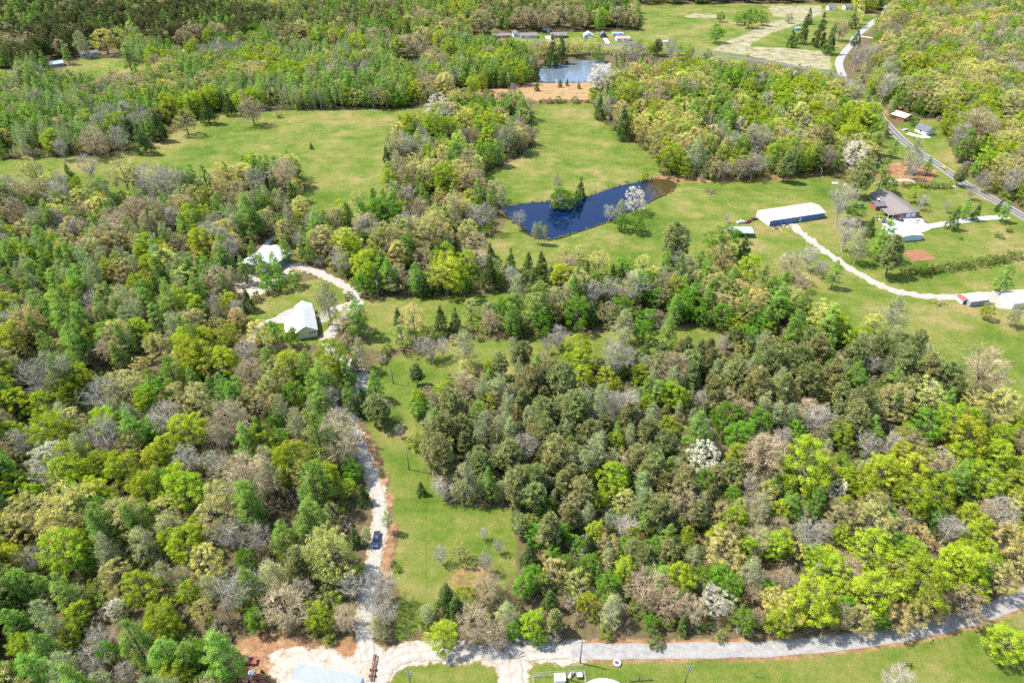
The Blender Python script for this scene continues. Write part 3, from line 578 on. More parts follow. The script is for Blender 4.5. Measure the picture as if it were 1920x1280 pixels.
# ------------------------------------------------------------------ trees: shapes
def unit(rng, n):
    v = rng.normal(size=(n, 3)); return v/np.linalg.norm(v, axis=1, keepdims=True)
def quads(rng, c, nrm, size, asp=1.0, long_dir=None):
    n = len(c); nrm = nrm/np.maximum(np.linalg.norm(nrm, axis=1, keepdims=True), 1e-6)
    r = unit(rng, n) if long_dir is None else long_dir
    u = np.cross(nrm, r); u /= np.maximum(np.linalg.norm(u, axis=1, keepdims=True), 1e-6); v = np.cross(nrm, u)
    s = np.asarray(size).reshape(-1, 1)*np.ones((n, 1)); a = s*0.5; b = s*0.5*asp
    j = lambda: rng.uniform(0.55, 1.15, (n, 1))
    Vv = np.stack([c - u*a*j(), c - v*b*j(), c + u*a*j(), c + v*b*j()], 1)
    return Vv.reshape(-1, 3)
def strips(rng, p0, p1, w0, w1):
    """thin ribbons from p0 to p1 (twigs)"""
    d = p1-p0; s = np.cross(d, unit(rng, len(d))); s /= np.maximum(np.linalg.norm(s, axis=1, keepdims=True), 1e-6)
    w0 = np.asarray(w0).reshape(-1, 1); w1 = np.asarray(w1).reshape(-1, 1)
    return np.stack([p0 - s*w0, p0 + s*w0, p1 + s*w1, p1 - s*w1], 1).reshape(-1, 3)
def radius_fn(shape, t):
    t = np.clip(t, 0, 1)
    if shape == 'dome': return np.where(t < 0.38, np.sqrt(np.clip(1-((0.38-t)/0.46)**2, 0, 1)), np.sqrt(np.clip(1-((t-0.38)/0.64)**2.3, 0, 1)))
    if shape == 'ovate': return np.clip((1-t)**0.55*np.minimum(1, (t+0.22)/0.42), 0, 1)
    if shape == 'cone': return np.clip((1-t)**0.8*np.minimum(1, (t+0.06)/0.14), 0, 1)
    if shape == 'vase': return np.clip(np.minimum(1, 0.25+t*1.25)*np.sqrt(np.clip(1-(np.clip(t-0.55, 0, 1)/0.47)**2, 0, 1)), 0.02, 1)
    if shape == 'column': return np.clip(np.minimum(1, 0.5+t*1.4)*(1-t**3)**0.6, 0.03, 1)
def clump_centres(rng, n, shape, W, zb, zt, inner=0.35, rc=0.15):
    ph = rng.uniform(0, 6.28, 6)
    t = rng.uniform(0.02, 1, n*6); keep = rng.uniform(0, 1, n*6) < radius_fn(shape, t)*0.92+0.08; t = t[keep][:n]; n = len(t)
    a = rng.uniform(0, 2*np.pi, n); lob = 1 + 0.16*np.sin(2*a+ph[0]+3*t) + 0.12*np.sin(3*a+ph[1]-4*t) + 0.08*np.sin(5*a+ph[2]+7*t)
    rr = np.sqrt(rng.uniform(inner**2, 1, n))*np.maximum(radius_fn(shape, t)*W/2*lob - rc*W*0.55, 0.03*W)
    z = zb + t*(zt-zb)*(1+0.05*np.sin(a+ph[3])) - rc*W*0.35
    return np.stack([rr*np.cos(a), rr*np.sin(a), z], -1)
def foliage(rng, cc, rcl, per, size, up=0.25, normj=0.7, asp=1.0, flat=0.8):
    n = len(cc)*per; c = np.repeat(cc, per, 0); d = unit(rng, n); d[:, 2] = np.where(rng.uniform(size=n) < 0.6, np.abs(d[:, 2]), d[:, 2])
    rad = np.repeat(rcl*rng.uniform(0.7, 1.3, len(cc)), per)[:, None]
    p = c + d*rad*rng.uniform(0.5, 1.05, (n, 1))*np.array([1, 1, flat])
    nr = d + unit(rng, n)*normj + np.array([0, 0, up])
    return quads(rng, p, nr, size*rng.uniform(0.6, 1.35, n), asp)
def limbs_for(rng, shape, H, W, zb, n, spread=0.75):
    L = []
    for i in range(n):
        a = 2*np.pi*(i+rng.uniform(-.3, .3))/n; t = rng.uniform(0.35, 0.95); z0 = zb*rng.uniform(0.8, 1.15) + (H-zb)*rng.uniform(0, .3)
        r = float(radius_fn(shape, np.array(t)))*W/2*spread; z1 = max(zb + t*(H-zb)*0.93, z0+0.08*H)
        p0 = np.array([0, 0, z0]); p2 = np.array([r*np.cos(a), r*np.sin(a), z1]); pm = (p0+p2)/2 + np.array([np.cos(a)*r*.12, np.sin(a)*r*.12, -0.02*H])
        L.append([p0, pm, p2])
    L.append([np.array([0, 0, zb]), np.array([rng.normal()*.2, rng.normal()*.2, (zb+H)/2]), np.array([rng.normal()*.3, rng.normal()*.3, H*0.95])])
    return L
def trunk_mesh(name, rng, H, r, limbs, m, top=0.9, n=7):
    bend = rng.normal(size=2)*0.25; Vv, F = [], []
    def add(pts, rad, k):
        v, f = tube_vf(pts, rad, k); o = len(Vv); Vv.extend(v); F.extend([tuple(i+o for i in q) for q in f])
    add([(0, 0, -0.3), (0, 0, 0.4), (bend[0]*.5, bend[1]*.5, H*.3), (bend[0], bend[1], H*.55), (bend[0]*.4, bend[1]*.4, H*top)], [r*1.5, r*1.1, r*.85, r*.55, r*.12], n)
    for l in limbs[:-1]: add(l, [r*.5, r*.34, r*.12], 4)
    me = bpy.data.meshes.new(name); me.from_pydata([tuple(v) for v in Vv], [], F); me.materials.append(m); me.update(); return me
def twigs(rng, limbs, targets, w, spray=5, slen=0.9, w2=0.025):
    lp = np.concatenate([np.array([l[0]*(1-t)**2 + 2*l[1]*t*(1-t) + l[2]*t*t for t in np.linspace(0.15, 1, 9)]) for l in limbs])
    P0, P1, W0, W1 = [], [], [], []
    for T in targets:
        ok = lp[lp[:, 2] < T[2] - 0.2]
        if len(ok) == 0: ok = lp
        q = ok[np.argmin(((ok-T)**2).sum(1) + rng.uniform(0, 1.5, len(ok)))]
        m1 = q*.6 + T*.4 + rng.normal(size=3)*.18; m2 = q*.25 + T*.75 + rng.normal(size=3)*.18
        for a, b, wa, wb in ((q, m1, w, w*.75), (m1, m2, w*.75, w*.55), (m2, T, w*.55, w*.3)):
            P0.append(a); P1.append(b); W0.append(wa); W1.append(wb)
        dirn = (T-q); dirn = dirn/max(np.linalg.norm(dirn), .01)
        for base in (m1, m2, T):
            for _ in range(spray if base is T else max(1, spray//2)):
                d = dirn*.8 + rng.normal(size=3)*.55 + np.array([0, 0, .35]); P0.append(base); P1.append(base + d*slen*rng.uniform(.5, 1.2)); W0.append(w2*1.3); W1.append(w2*.5)
    return strips(rng, np.array(P0), np.array(P1), W0, W1)
def pack(name, parts):
    """parts: list of (quad vertex array, material)"""
    Vv = np.concatenate([p for p, _ in parts]); n = len(Vv)//4; mi = np.concatenate([np.full(len(p)//4, i) for i, (p, _) in enumerate(parts)])
    return fast_mesh(name, Vv, np.arange(n*4).reshape(-1, 4), [m for _, m in parts], mi)
# nominal sizes: (height, crown width)
SHAPE = {}
def make_kind(kind, seed, lod):
    rng = np.random.default_rng(seed); k = 1.0 if lod == 0 else 0.42; sz = 1.0 if lod == 0 else 1.45
    N = lambda n: max(6, int(n*k))
    if kind == 'broad':
        H, W, zb = 15, 10, 2.6; lim = limbs_for(rng, 'dome', H, W, 4, 6); cc = clump_centres(rng, 105, 'dome', W, zb, H, .5, .09)
        cr = pack('crown', [(foliage(rng, cc, .9, N(82), .29*sz, .2, .55), LEAF), (twigs(rng, lim, cc[:N(30)], .05, 2, .8), TWIG)]); tr = trunk_mesh('trunk', rng, H, .28, lim, BARK, .8)
    elif kind == 'ovate':
        H, W, zb = 18, 8.5, 2.5; lim = limbs_for(rng, 'ovate', H, W, 4, 6, .6); cc = clump_centres(rng, 120, 'ovate', W, zb, H, .45, .08)
        cr = pack('crown', [(foliage(rng, cc, .78, N(66), .25*sz, .25, .6), LEAF), (twigs(rng, lim, cc[:N(50)], .05, 3, .8), TWIG)]); tr = trunk_mesh('trunk', rng, H, .26, lim, BARK, .92)
    elif kind == 'oak':
        H, W, zb = 14, 11, 3.2; lim = limbs_for(rng, 'dome', H, W, 4, 8, .85); cc = clump_centres(rng, 135, 'dome', W, zb, H, .6, .07)
        cr = pack('crown', [(foliage(rng, cc, .72, N(52), .25*sz, .2, .6), LEAF), (twigs(rng, lim, cc[:N(70)], .055, 3, .9), TWIG)]); tr = trunk_mesh('trunk', rng, H, .32, lim, BARK, .75)
    elif kind == 'bare':
        H, W, zb = 14, 9.5, 3.0; lim = limbs_for(rng, 'vase', H, W, 3.5, 9, .8); cc = clump_centres(rng, 170 if lod == 0 else 90, 'vase', W, zb, H*.97, .3, .03)
        cr = pack('crown', [(twigs(rng, lim, cc, .045*sz, 6, 1.0, .022*sz), BUDTWIG)]); tr = trunk_mesh('trunk', rng, H, .26, lim, PALEBARK, .85)
    elif kind == 'bud':
        H, W, zb = 13, 10.5, 2.6; lim = limbs_for(rng, 'dome', H, W, 3.5, 9, .85); cc = clump_centres(rng, 240 if lod == 0 else 110, 'dome', W, zb, H*.97, .4, .03)
        cr = pack('crown', [(foliage(rng, cc, .75, N(20), .2*sz, .2, .8), LEAF), (twigs(rng, lim, cc, .04*sz, 5, .95, .022*sz), BUDTWIG)]); tr = trunk_mesh('trunk', rng, H, .27, lim, BARK, .8)
    elif kind == 'sparse':
        H, W, zb = 14, 8.5, 2.4; lim = limbs_for(rng, 'ovate', H, W, 3.5, 8, .8); cc = clump_centres(rng, 150, 'ovate', W, zb, H, .35, .05)
        cr = pack('crown', [(foliage(rng, cc, .7, N(27), .21*sz, .2, .7), LEAF), (twigs(rng, lim, cc[:N(130)], .045, 4, .9), TWIG)]); tr = trunk_mesh('trunk', rng, H, .22, lim, PALEBARK, .9)
    elif kind == 'slim':
        H, W, zb = 16, 4.6, 3.5; lim = limbs_for(rng, 'column', H, W, 4, 7, .7); cc = clump_centres(rng, 110, 'column', W, zb, H, .3, .05)
        cr = pack('crown', [(foliage(rng, cc, .55, N(26), .2*sz, .2, .7), LEAF), (twigs(rng, lim, cc[:N(100)], .04, 4, .8), TWIG)]); tr = trunk_mesh('trunk', rng, H, .15, lim, PALEBARK, .95)
    elif kind == 'pine':
        H, W, zb = 15, 7.8, 3.4; psh = ('dome', 'ovate', 'column', 'dome')[seed % 4]; lim = limbs_for(rng, psh, H, W, 5, 10, .8); cc = clump_centres(rng, 270, psh, W, zb, H, .1, .03)
        n = N(30); c = np.repeat(cc, n, 0); d = unit(rng, len(c)); d[:, 2] += .25; p0 = c + d*.08; L0 = rng.uniform(.35, .85, (len(c), 1))
        cr = pack('crown', [(strips(rng, p0, p0 + d*L0, np.full(len(c), .04*sz), np.full(len(c), .07*sz)), NEEDLE), (twigs(rng, lim, cc[:N(70)], .05, 1, .5), TWIG)]); tr = trunk_mesh('trunk', rng, H, .22, lim, PINEBARK, .95)
    elif kind == 'cedar':
        H, W, zb = 10, 5.6, .3; lim = limbs_for(rng, 'cone', H, W, 2, 4, .5); cc = clump_centres(rng, 150, 'cone', W, zb, H, .55, .08)
        cr = pack('crown', [(foliage(rng, cc, .5, N(44), .19*sz, .25, .6, 1.3, 1.2), NEEDLE)]); tr = trunk_mesh('trunk', rng, H, .16, lim, PINEBARK, .9)
    elif kind == 'bloom':
        H, W, zb = 12, 10, 2.0; lim = limbs_for(rng, 'dome', H, W, 3, 7, .85); cc = clump_centres(rng, 130, 'dome', W, zb, H, .6, .08)
        cr = pack('crown', [(foliage(rng, cc, .7, N(50), .21*sz, .2, .6), BLOOM), (twigs(rng, lim, cc[:N(60)], .05, 3, .8), TWIG)]); tr = trunk_mesh('trunk', rng, H, .26, lim, PALEBARK, .8)
    elif kind == 'shrub':
        H, W, zb = 3.0, 3.6, 0.1; lim = limbs_for(rng, 'dome', H, W, .5, 4, .7); cc = clump_centres(rng, 34, 'dome', W, zb, H, .4, .1)
        cr = pack('crown', [(foliage(rng, cc, .42, N(44), .19*sz, .2, .6), LEAF), (twigs(rng, lim, cc[:N(24)], .025, 3, .5), TWIG)]); tr = trunk_mesh('trunk', rng, H, .06, lim, BARK, .8, 5)
    return cr, tr, H, W
KINDS = ['broad', 'ovate', 'oak', 'bare', 'bud', 'sparse', 'slim', 'pine', 'cedar', 'bloom', 'shrub']
NV = 4
for ki, k in enumerate(KINDS):
    for v in range(NV): SHAPE[k, v, 0] = make_kind(k, 100*ki+v+1, 0)
    for v in range(2): SHAPE[k, v, 1] = make_kind(k, 100*ki+50+v, 1)

# code: shape, tint, tint jitter (value, hue), height per crown width, crown centre height, name, look
CODE = {
 'L': ('broad',  (0.350,0.430,0.032), 1.30, .60, 'broadleaf_tree', 'lime green round-crowned tree'),
 'D': ('broad',  (0.160,0.310,0.030), 1.10, .58, 'broadleaf_tree', 'deep green leafy tree'),
 'G': ('ovate',  (0.240,0.375,0.062), 1.75, .56, 'upright_tree', 'fresh green upright tree'),
 'T': ('oak',    (0.510,0.455,0.150), 1.20, .62, 'oak_tree', 'tan-tasselled oak'),
 'Y': ('oak',    (0.560,0.540,0.140), 1.20, .62, 'oak_tree', 'golden-yellow oak'),
 'M': ('oak',    (0.385,0.325,0.165), 1.15, .62, 'oak_tree', 'brown-budded oak'),
 'B': ('bare',   (0.345,0.310,0.240), 1.35, .60, 'bare_tree', 'leafless grey tree'),
 'R': ('bud',    (0.430,0.345,0.205), 1.20, .60, 'budding_tree', 'pinkish-brown budding tree'),
 'K': ('sparse', (0.430,0.480,0.150), 1.50, .58, 'pale_leaved_tree', 'pale thin-leaved tree'),
 'S': ('slim',   (0.330,0.460,0.120), 3.00, .60, 'slender_tree', 'slender grey-stemmed tree'),
 'P': ('pine',   (0.265,0.280,0.095), 1.85, .60, 'pine_tree', 'dark olive pine'),
 'C': ('cedar',  (0.105,0.160,0.040), 1.70, .45, 'cedar_tree', 'dark pointed cedar'),
 'W': ('bloom',  (0.70,0.66,0.48), 1.20, .55, 'blossoming_tree', 'cream-white blossoming tree'),
 'U': ('shrub',  (0.22,0.29,0.05), 0.80, .45, 'shrub', 'low green shrub'),
}
# trees picked out one by one: tile origin in the photograph; then code, x, y, crown width in thirds of a pixel
HAND = {
 (0, 620): "G265 105 150;B260 245 240;K110 220 130;G665 130 110;T880 85 150;L840 50 90;T790 185 100;G960 220 150;G1080 270 110;M1200 200 150;R1400 225 160;B1385 110 110;G1495 140 100;G1720 190 150;G1660 230 90;T700 300 200;L820 380 160;T960 370 160;T1120 370 180;Y1510 320 150;T1430 390 200;D1650 340 150;G1790 400 150;L80 390 170;L380 360 130;L240 400 150;L270 540 230;T390 500 160;B560 360 200;B580 590 200;L600 490 170;B930 500 200;L1060 540 200;R1300 500 250;G1380 610 160;D1550 490 100;K1660 520 150;G1790 610 230;W270 730 220;L380 800 190;L560 740 170;L680 760 190;L800 880 200;L1030 880 210;R1390 830 300;K1480 710 140;G1390 960 220;G1760 850 230;L70 870 150;L160 910 120;Y370 980 300;T140 1000 200;L870 700 150;T720 630 150;B1210 740 150;T100 120 130;M540 130 120;L480 270 120;T320 90 110;B1250 590 150;D1560 600 110;L1610 800 120;T1900 720 110;B110 620 150;L60 560 120;K960 90 110",
 (0, 940): "L360 260 240;Y390 80 280;T100 130 200;B170 330 160;Y650 400 180;L780 480 200;L710 190 120;K800 220 180;L960 200 150;L1030 230 200;Y1150 330 200;B1290 180 180;B1440 210 170;G1590 200 170;G1700 130 180;P1690 330 200;B1330 490 240;R1590 570 250;L1790 630 160;G60 500 170;G230 480 130;L430 620 130;L390 760 120;G80 680 160;L110 800 150;G240 830 200;G190 950 230;G760 790 230;L900 650 200;L950 700 150;G1230 870 260;L980 960 200;B560 760 150;B520 900 180;S250 640 110;W650 600 110;L1110 130 120;G1400 30 200;T1870 60 120;K1890 410 100;D480 330 130;K900 400 130;D1380 330 130;L1060 500 130;D600 850 120;B700 980 130;D1430 650 130;T1130 600 110;R1270 620 120;B1700 480 120;S300 700 100;D40 950 120",
 (640, 620): "K100 120 150;B470 90 110;B510 110 100;B570 90 90;K690 80 180;K965 90 110;B1160 70 80;B1220 50 90;L1330 90 150;K1590 40 120;B1550 140 190;C1710 110 80;L1245 180 110;L1345 165 140;D1560 190 120;L1360 250 120;L1490 260 120;L1680 240 110;L1550 300 70;Y700 200 100;R690 290 140;L840 200 80;L580 330 110;L830 390 120;L430 370 90;G190 300 120;C110 400 120;P180 430 140;P225 470 120;B240 430 90;S940 420 90;S800 540 100;S950 560 90;P890 180 120;P1010 130 140;P1070 290 180;P1180 260 180;P1250 300 200;P620 420 180;P560 560 200;P680 560 160;P560 700 220;P700 640 160;P950 700 180;P1200 690 200;P1160 590 180;P1300 430 200;K700 840 190;B560 870 130;C445 885 65;D1150 985 100;Y1590 950 150;S1290 730 90;S1430 670 110;S1370 740 90;L1550 620 100;L1540 820 180;S1270 560 70;L1400 810 90;L1880 350 150;L1710 400 80;S1460 400 110;P1830 640 160;L1850 540 120;P1100 830 180;P1090 930 160;P1350 900 170;P1250 850 160;L1470 950 100;G30 250 120;G40 370 130;D60 780 130;L30 880 100;C120 920 90;U222 805 45;C70 190 70;B330 560 60;P420 230 110;D430 430 110;P1000 560 130;S880 540 80;P780 760 160;S1050 500 80;P1390 580 170;P1620 480 170;P1730 560 160",
 (1280, 620): "B230 75 90;Y330 100 100;B385 60 70;C890 60 90;B1075 190 110;R1700 215 250;G1000 290 120;T1200 390 210;Y1360 350 200;Y1650 400 150;Y1800 420 220;Y790 360 130;P1000 410 180;P980 500 180;L1560 500 220;L1620 590 230;D1380 520 180;W120 710 180;R470 690 250;L310 690 130;K780 570 120;L890 580 140;L700 740 290;Y280 810 120;Y480 900 130;D120 840 110;B380 850 100;D290 920 90;W870 890 120;L1030 850 180;L1150 790 220;L1300 790 200;L1240 700 160;B1060 650 160;L1450 900 200;L1330 920 200;L1700 830 200;L1800 700 180;G1560 820 160;T1100 1000 200;K440 990 150;Y320 990 90;K820 990 60;D240 480 180;D430 500 160;D320 580 180;G80 560 180;G640 520 90;B110 380 90;P700 280 190;P560 330 190;P420 300 190;P840 240 180;P1250 180 180;P1400 210 170;P1500 260 150;P300 250 180;P640 170 190;P500 180 180;P1100 100 160;P960 130 150;P180 330 160;P900 360 150;P1300 80 150;P60 250 150;P760 110 160;P1540 320 120;B1180 640 130;L1560 680 150;R1890 620 130;B560 600 120;D650 560 110",
 (640, 940): "B560 300 90;Y665 270 110;B800 180 60;B810 340 100;B885 250 70;R820 480 170;C590 560 170;C640 610 140;S480 620 75;L570 745 180;R760 680 220;L1070 680 150;K930 620 150;P1200 660 150;D1020 460 140;C1060 300 130;P1010 130 120;P1170 150 200;L1420 160 110;C1390 250 110;T1500 240 140;K1510 310 110;Y1330 440 150;T1200 380 150;Y1160 310 70;K1520 600 170;L1390 560 120;R1740 470 230;R1850 560 180;D1740 680 90;P1640 270 130;P1700 310 150;P1840 290 160;B210 480 200;B230 620 160;B60 470 150;R30 640 150;L100 380 70;C70 200 90;K130 180 90;L1640 180 100;P1300 80 150;C1180 560 110;D1110 760 90;R870 740 130;U1770 790 100;B1660 440 90;U290 345 50;U320 375 50;U780 770 80;D970 720 90;S255 100 60;K200 700 120",
 (1280, 940): "L290 80 130;K430 80 140;L520 240 160;Y640 270 90;K760 390 110;T1080 100 240;B700 180 170;B780 170 120;L890 180 100;L1080 270 250;D1200 230 110;L1300 280 170;T230 260 220;K60 300 120;K400 400 180;R580 420 110;B600 470 100;W180 560 180;R50 600 130;D340 660 130;R400 520 80;L740 540 260;L560 640 180;L830 620 150;L1090 500 260;L1350 450 280;L1560 360 250;L1640 450 180;T1000 650 160;T1200 640 170;T1320 620 160;T1430 580 150;M1600 560 200;B1500 150 160;T1330 190 150;B1800 60 180;T1830 200 200;T1800 420 180;T1880 300 160;L1850 790 210;B1200 1000 170;L40 190 90;R900 640 140;D1110 660 110;K680 80 110;M1250 140 130;D1420 70 140;L1600 60 130;M430 640 90;L200 180 120;P100 60 160",
 (0, 300): "T190 60 110;K60 190 120;D150 240 80;C400 90 80;L430 140 90;T690 80 200;B860 110 200;B940 130 160;B500 30 120;K1130 150 90;L1150 190 90;T1200 130 70;Y1330 80 130;T1260 180 150;M1340 160 110;B1430 110 120;R1590 70 160;C1540 140 90;C1640 200 100;K1580 220 100;G1480 240 100;G280 330 130;T140 390 130;T400 390 150;G530 350 90;T630 460 140;K830 360 120;Y450 210 120;R70 270 130;R750 280 150;D640 220 80;B960 320 110;G1030 370 100;G1100 310 130;G1220 250 100;G1390 310 180;K1310 370 110;L1150 460 160;L870 590 150;L620 610 130;L800 520 100;G250 560 110;G60 560 120;G300 690 130;G350 870 180;G570 860 130;G960 790 180;G890 890 150;G1110 730 120;G1260 700 110;C910 670 150;Y1220 920 90;L1290 970 110;G1420 545 115;G1530 570 90;G1600 500 90;G1690 520 75;G1740 515 85;G1480 600 110;G1370 610 100;G1560 610 80;K1300 640 90;D1650 660 90;Y1450 960 150;D1540 950 80;D1640 995 90;T1610 390 130;L1690 330 80;K1840 780 190;C1390 790 90;T1820 440 150;D1570 680 80;D1500 690 90;M470 280 110;R240 150 110;S540 640 80;S460 560 80;S120 650 80;M1000 460 110;M700 640 120",
 (640, 300): "M370 60 150;G365 130 80;G440 125 90;B380 185 90;L590 90 150;T690 110 140;G760 190 110;Y560 200 90;R440 270 120;G480 220 70;Y90 210 90;D250 280 180;G40 320 110;D120 430 100;T240 440 200;T490 410 210;Y310 520 150;M450 540 130;K640 290 130;B790 310 140;K900 190 90;K680 430 80;L590 620 200;L700 560 120;W770 550 100;C830 640 130;C950 580 100;B960 650 100;C1050 580 80;C1130 600 100;L1240 640 130;R1290 580 100;Y1260 520 90;Y1340 520 90;Y1450 570 140;Y1700 580 110;C1570 640 80;G1110 790 200;Y730 830 120;T400 870 150;C320 900 90;C560 900 110;C640 900 90;M850 900 130;G90 870 150;B1650 720 160;D1760 770 110;K1590 920 150;D1320 850 180;B1220 980 100;S980 740 90;B1420 740 130;B1520 720 120;K1215 110 80;D1240 190 130;D1290 200 90;R1215 200 80;C1345 155 80;W1655 215 130;K1570 270 90;B1510 280 80;D1580 350 90;D1660 350 100;B1000 330 90;S1090 400 45;S1112 402 45;S1145 412 42;L1710 70 50;C840 510 50;P1890 460 190;D690 690 100;D130 690 130;C450 700 100;D1700 960 120;G1840 960 130;G1880 830 120;C1080 700 90;M1500 850 120;D1130 900 140",
 (1280, 300): "D230 450 200;C350 490 90;T220 540 150;L370 600 150;P590 20 120;B900 220 160;P1010 80 150;D1165 135 90;G1130 80 100;L1320 185 80;B1350 230 70;C1530 330 85;G1600 270 70;C1650 295 60;C1780 260 45;G1820 275 80;G1390 30 60;B1300 30 100;P1565 80 80;B1700 110 90;B1630 170 70;D980 290 110;C1060 380 70;K1000 470 140;G1150 430 150;P1190 520 170;B930 400 150;R610 580 150;B720 540 120;R670 680 90;B780 600 90;G860 640 100;U1780 420 50;U1565 438 25;G1820 650 110;L1720 840 70;K1870 860 100;G540 800 150;G680 820 140;L300 910 100;L490 950 80;G640 920 140;G820 920 160;Y1080 920 130;K1200 860 180;U385 465 28;B250 320 40;D1350 600 60;B1490 255 45;U1840 390 40",
 (0, 0): "L280 780 110;R525 780 150;B660 770 110;C800 780 110;C890 720 100;T1035 670 120;C1160 620 100;R1410 610 130;L1340 570 90;Y1530 530 70;Y580 220 140;Y650 210 120;K460 240 110;G715 320 120;R865 340 80;L940 590 130;Y620 390 80;G170 430 110;Y20 760 80;C1750 820 26;U1570 650 40;T160 930 110;L1085 270 90;L1180 200 90;T1700 170 110;G1800 210 90;T1860 210 90;L640 690 120;C1290 590 80;M870 640 90;C730 720 90;B340 830 90",
 (640, 0): "M800 110 170;M1020 90 150;M1240 80 120;M1350 90 100;M1560 80 110;L550 220 90;L610 270 100;L90 240 130;T450 200 130;M400 250 200;D1010 280 100;W1465 430 160;C1100 485 35;C1230 470 28;C1270 465 25;C1337 480 25;Y580 470 120;L420 500 90;W540 620 160;L540 700 160;Y690 660 130;R750 760 100;L820 770 110;C950 640 60;K940 760 130;C250 870 60;K310 900 90;B370 820 110;P1780 260 60;B1860 260 80;B1640 290 130;L1620 520 140;Y1680 600 90;C1590 700 110;C1450 610 80;L740 470 90;L790 450 80;C1180 290 100;C1240 280 90;C1095 410 60;D1450 300 70;B970 500 60",
 (1280, 0): "D310 100 60;D380 95 90;D450 95 70;D600 100 45;D140 305 50;C710 95 50;C680 180 80;C780 180 100;C620 220 60;C830 230 90;R890 160 90;B985 310 100;B1150 480 130;K1170 380 150;L1090 350 80;L1330 360 90;Y650 640 130;L1050 650 140;L380 490 90;W480 560 80;W285 490 50;K960 510 120;W330 700 90;B430 770 140;K80 860 150;W970 870 150;P800 780 120;K1300 860 130;D1310 670 60;R1680 690 200;T1850 580 180;G1600 800 120;D215 90 50;D190 180 90;G1190 830 60;L850 700 110;L230 860 90;W700 680 80;T600 620 80;C960 110 60;C980 210 60;M1230 110 100;K1340 270 80",
}
rngT = np.random.default_rng(11)
def tint_of(code, rng):
    base = np.array(CODE[code][1]); v = rng.uniform(0.8, 1.22); h = rng.normal()*(0.025 if code in 'BRWM' else 0.07 if code == 'P' else 0.06)
    return np.clip(base*v*np.array([1+h, 1-h*0.25, 1+h*0.3]), 0.004, 0.8)
TREES = []   # dict(code, x, y, H, W, tint, rot, px, py, wpx, hand)
def add_tree(code, x, y, Hh, Wd, hand, rng):
    kind, _, _, cz, _, _ = CODE[code]
    px, py, dep = proj(x, y, Hh*cz); TREES.append(dict(code=code, x=x, y=y, H=Hh, W=Wd, tint=tint_of(code, rng), rot=rng.uniform(0, 6.28), px=px, py=py, wpx=Wd*FPX/dep, area=Wd*Hh*(FPX/dep)**2, hand=hand))
for (ox, oy), s in HAND.items():
    for it in s.split(';'):
        code = it[0]; zx, zy, zw = [float(q) for q in it[1:].split()]
        px, py, wpx = ox + zx/3, oy + zy/3, zw/3*(.8 if code == 'P' else 1)
        ratio, cz = CODE[code][2], CODE[code][3]
        q = P(px, py, 6.0); Wd = wpx*proj(q.x, q.y, 6.0)[2]/FPX
        Hh = min(Wd*ratio, 24.0) if code not in 'UC' else Wd*ratio
        if code in 'LTYMBRKDW': Hh = max(Hh, min(9.0, Wd*1.6))
        q = P(px, py, Hh*cz); Wd = wpx*proj(q.x, q.y, Hh*cz)[2]/FPX
        add_tree(code, q.x, q.y, Hh, Wd*1.08, True, rngT)
